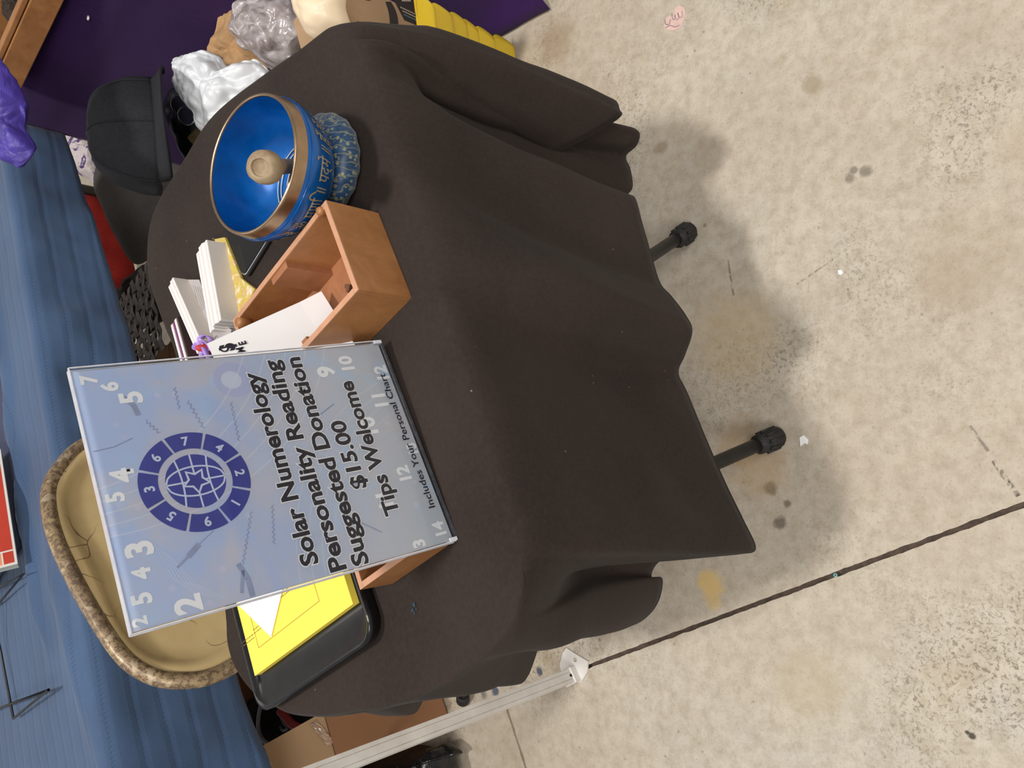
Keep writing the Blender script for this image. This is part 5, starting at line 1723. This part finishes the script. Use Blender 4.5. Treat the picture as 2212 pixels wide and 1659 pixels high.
# side wall towards the camera: dark orange-brown, its lower corner on the floor near the post
n1_ = at(955, 1488, .004); n2_ = at(985, 1545, .004)
sd = (at(716, 1560, zt_) - at(716, 1560, zt_))
w0 = at(700, 1545, zt_)
wv1 = Vector((n1_.x, n1_.y, zt_))
O3 = Vector((n1_.x - .005, n1_.y + .0, .0))
d1 = (Vector((w0.x, w0.y, 0)) - Vector((n1_.x, n1_.y, 0))).normalized()
def v3(p, z): return Vector((p.x, p.y, z))
cL = at(968, 1542, 0); ll = Vector((.83, .557, 0)).normalized(); nq = Vector((-.557, .83, 0)).normalized()
cA = cL + ll * .34; cD = cA + nq * .30; cE = cL + nq * .30; zt_ = .30
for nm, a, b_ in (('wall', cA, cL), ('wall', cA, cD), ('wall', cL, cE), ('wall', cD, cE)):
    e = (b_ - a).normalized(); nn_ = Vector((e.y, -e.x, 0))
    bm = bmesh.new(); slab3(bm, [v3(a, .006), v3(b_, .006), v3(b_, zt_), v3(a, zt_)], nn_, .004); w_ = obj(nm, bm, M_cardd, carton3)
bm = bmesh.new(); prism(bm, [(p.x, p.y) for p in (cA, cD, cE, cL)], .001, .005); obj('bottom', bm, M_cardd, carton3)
# top flap, lighter, with shining tape at both ends
fb1 = cL + ll * .085 + Vector((0, 0, zt_ + .001)); fb0 = cL - ll * .0 + Vector((0, 0, zt_ + .001)); fup = Vector((0, 0, .20)) - ll * .035
fa = [fb1 + fup, fb1, fb0, fb0 + fup]
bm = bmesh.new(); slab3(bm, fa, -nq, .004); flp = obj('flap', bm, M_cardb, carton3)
nf = (fa[1] - fa[0]).cross(fa[2] - fa[1]).normalized()
if nf.y > 0: nf = -nf
def onf(x, y): return onplane(x, y, fa[0], nf) + nf * .0012
for P in (((668, 1565), (683, 1556), (722, 1603), (706, 1612)), ((533, 1634), (560, 1620), (590, 1655), (562, 1668))):
    bm = bmesh.new()
    a, b_, c, d_ = [onf(*p) for p in P]
    N_ = 14
    rows_ = []
    for i in range(N_ + 1):
        f_ = i / N_
        rows_.append([bm.verts.new(a.lerp(b_, j / 8).lerp(d_.lerp(c, j / 8), f_) + nf * abs(fbm(Vector((i * .5, j * 3.1, P[0][0])), .6, 2)) * .004) for j in range(9)])
    for x, y in zip(rows_, rows_[1:]):
        for j in range(8): bm.faces.new((x[j], x[j + 1], y[j + 1], y[j]))
    obj('tape', bm, mk('glossy_brown_tape', (176, 148, 124), .15, var=.35, vs=30, coat=.8), flp)
# black bag with grey strap and red strip, behind the carton flap
bm = blob([(488, 1570), (500, 1545), (560, 1500), (620, 1510), (680, 1520), (712, 1545), (700, 1585), (640, 1625), (560, 1650), (508, 1668), (490, 1640)], .26, (.1, -.5, .8), .03, .012, 8, rings=16, n=5)
bag = root('black_bag', tuple(at(600, 1570, .1)), 'black fabric bag with grey piping and a red strap in the carton at the left', 'bag')
obj('bag_body', bm, mk('black_canvas', (17, 17, 20), .85, var=.3, vs=20), bag, smooth=True)
def strapline(px, z, r, mt, nm):
    bm = bmesh.new(); P = [Vector(v) for v in crom([tuple(at(x, y, z)) for x, y in px], 5)]; tube(bm, P, r, 8); obj(nm, bm, mt, bag)
strapline([(567, 1512), (560, 1540), (558, 1570), (566, 1595), (585, 1612)], .305, .0045, mk('grey_piping', (150, 150, 156), .6), 'piping')
strapline([(605, 1535), (618, 1550), (632, 1565), (645, 1572)], .31, .009, mk('red_strap_webbing', (140, 34, 36), .7), 'strap')
strapline([(606, 1540), (612, 1560), (622, 1572), (612, 1578), (606, 1570)], .312, .003, mk('dark_grey_hook', (64, 70, 74), .5), 'hook')
# crinkled film at the chair's foot
M_film = mk('crinkled_film', (120, 102, 92), .18, var=.35, vs=25, coat=.7)
bm = blob([(452, 1462), (490, 1448), (520, 1462), (540, 1490), (560, 1508), (520, 1532), (490, 1552), (478, 1560), (468, 1510)], .30, (.05, -.5, .85), .02, .016, 22, rings=14, ridged=True, n=5)
single('crinkled_film', bm, M_film, 'crinkled brownish clear film below the chair back', 'wrapping', smooth=False)
# black refuse bag at the lower left
M_trash = mk('black_polythene', (14, 14, 16), .2, var=.4, vs=30, coat=.4, bump=.8, bs=30, bd=.01)
bm = blob([(700, 1700), (745, 1648), (800, 1622), (860, 1612), (905, 1608), (940, 1612), (968, 1606), (982, 1612), (998, 1628), (985, 1640), (992, 1700), (985, 1800), (700, 1800)], .08, (.3, -.2, .9), .07, .016, 12, rings=22, ridged=True, n=5)
for v in bm.verts: v.co.z = max(v.co.z, .001)
single('refuse_bag', bm, M_trash, 'glossy black refuse bag on the floor at the bottom left', 'bag', smooth=True)
bm = blob([(640, 1690), (700, 1655), (780, 1622), (850, 1600), (905, 1584), (880, 1600), (840, 1625), (780, 1660), (740, 1690)],   .22, (.3, -.4, .9), .012, .008, 18, rings=10, ridged=True, n=5)
single('black_film', bm, mk('blue_black_film', (30, 32, 52), .15, var=.4, vs=40, coat=.7), 'strip of shiny blue-black film right behind the white post', 'wrapping', smooth=True)

# ------------------------------------------------------------------ litter on the floor
sp_ = at(1458, 38, .0)
st = root('floor_sticker', tuple(sp_), 'pinkish white lettered sticker on the floor, top centre', 'sticker')
bm = bmesh.new(); P = [at(x, y, .0006) for x, y in ((1458, 18), (1467, 12), (1477, 16), (1481, 28), (1478, 42), (1472, 52), (1468, 62), (1455, 66), (1440, 65), (1434, 56), (1437, 42), (1445, 34), (1452, 36), (1455, 28))]
prism(bm, [(p.x, p.y) for p in P], .0001, .0006); obj('sticker_face', bm, mk('pink_vinyl', (216, 184, 174), .4, var=.1, vs=60), st)
bm = bmesh.new()
def fstroke(px, wdt):
    P = [Vector(v) for v in crom([tuple(at(x, y, .0008)) for x, y in px], 4)]
    strip(bm, [(p.x, p.y) for p in P], wdt, .0009)
fstroke([(1436, 42), (1438, 52), (1446, 52), (1448, 42)], .0016); fstroke([(1451, 28), (1453, 40), (1457, 42), (1458, 32), (1461, 42), (1466, 40), (1464, 28), (1468, 38), (1474, 34), (1473, 24)], .0012)
fstroke([(1438, 60), (1448, 55), (1458, 58), (1468, 54)], .0016)
obj('sticker_lettering', bm, mk('grey_violet_print', (150, 128, 132), .5), st)
for (x, y), pts, lb, mt in (((1736, 953), [(1727, 945), (1736, 940), (1746, 950), (1744, 960), (1738, 957), (1729, 964)], 'torn white paper scrap right of the black leg tip', M_white),
                            ((1815, 588), [(1810, 584), (1817, 583), (1821, 589), (1816, 594), (1811, 592)], 'tiny white chip in the middle of the floor', M_white)):
    bm = bmesh.new(); P = [at(a, b_, .001) for a, b_ in pts]; prism(bm, [(p.x, p.y) for p in P], .0002, .0014)
    single('paper_scrap', bm, mt, lb, 'scrap')
p = at(1805, 1242, .0)
bm = bmesh.new(); ring_ = [p + Vector((.0022 * math.cos(2 * PI * k / 14), .0022 * math.sin(2 * PI * k / 14), .0012)) for k in range(14)]; tube(bm, ring_, .0009, 6, closed=True)
single('turquoise_bead', bm, mk('turquoise_glass', (110, 190, 186), .2), 'tiny turquoise bead on the dark floor joint', 'bead')
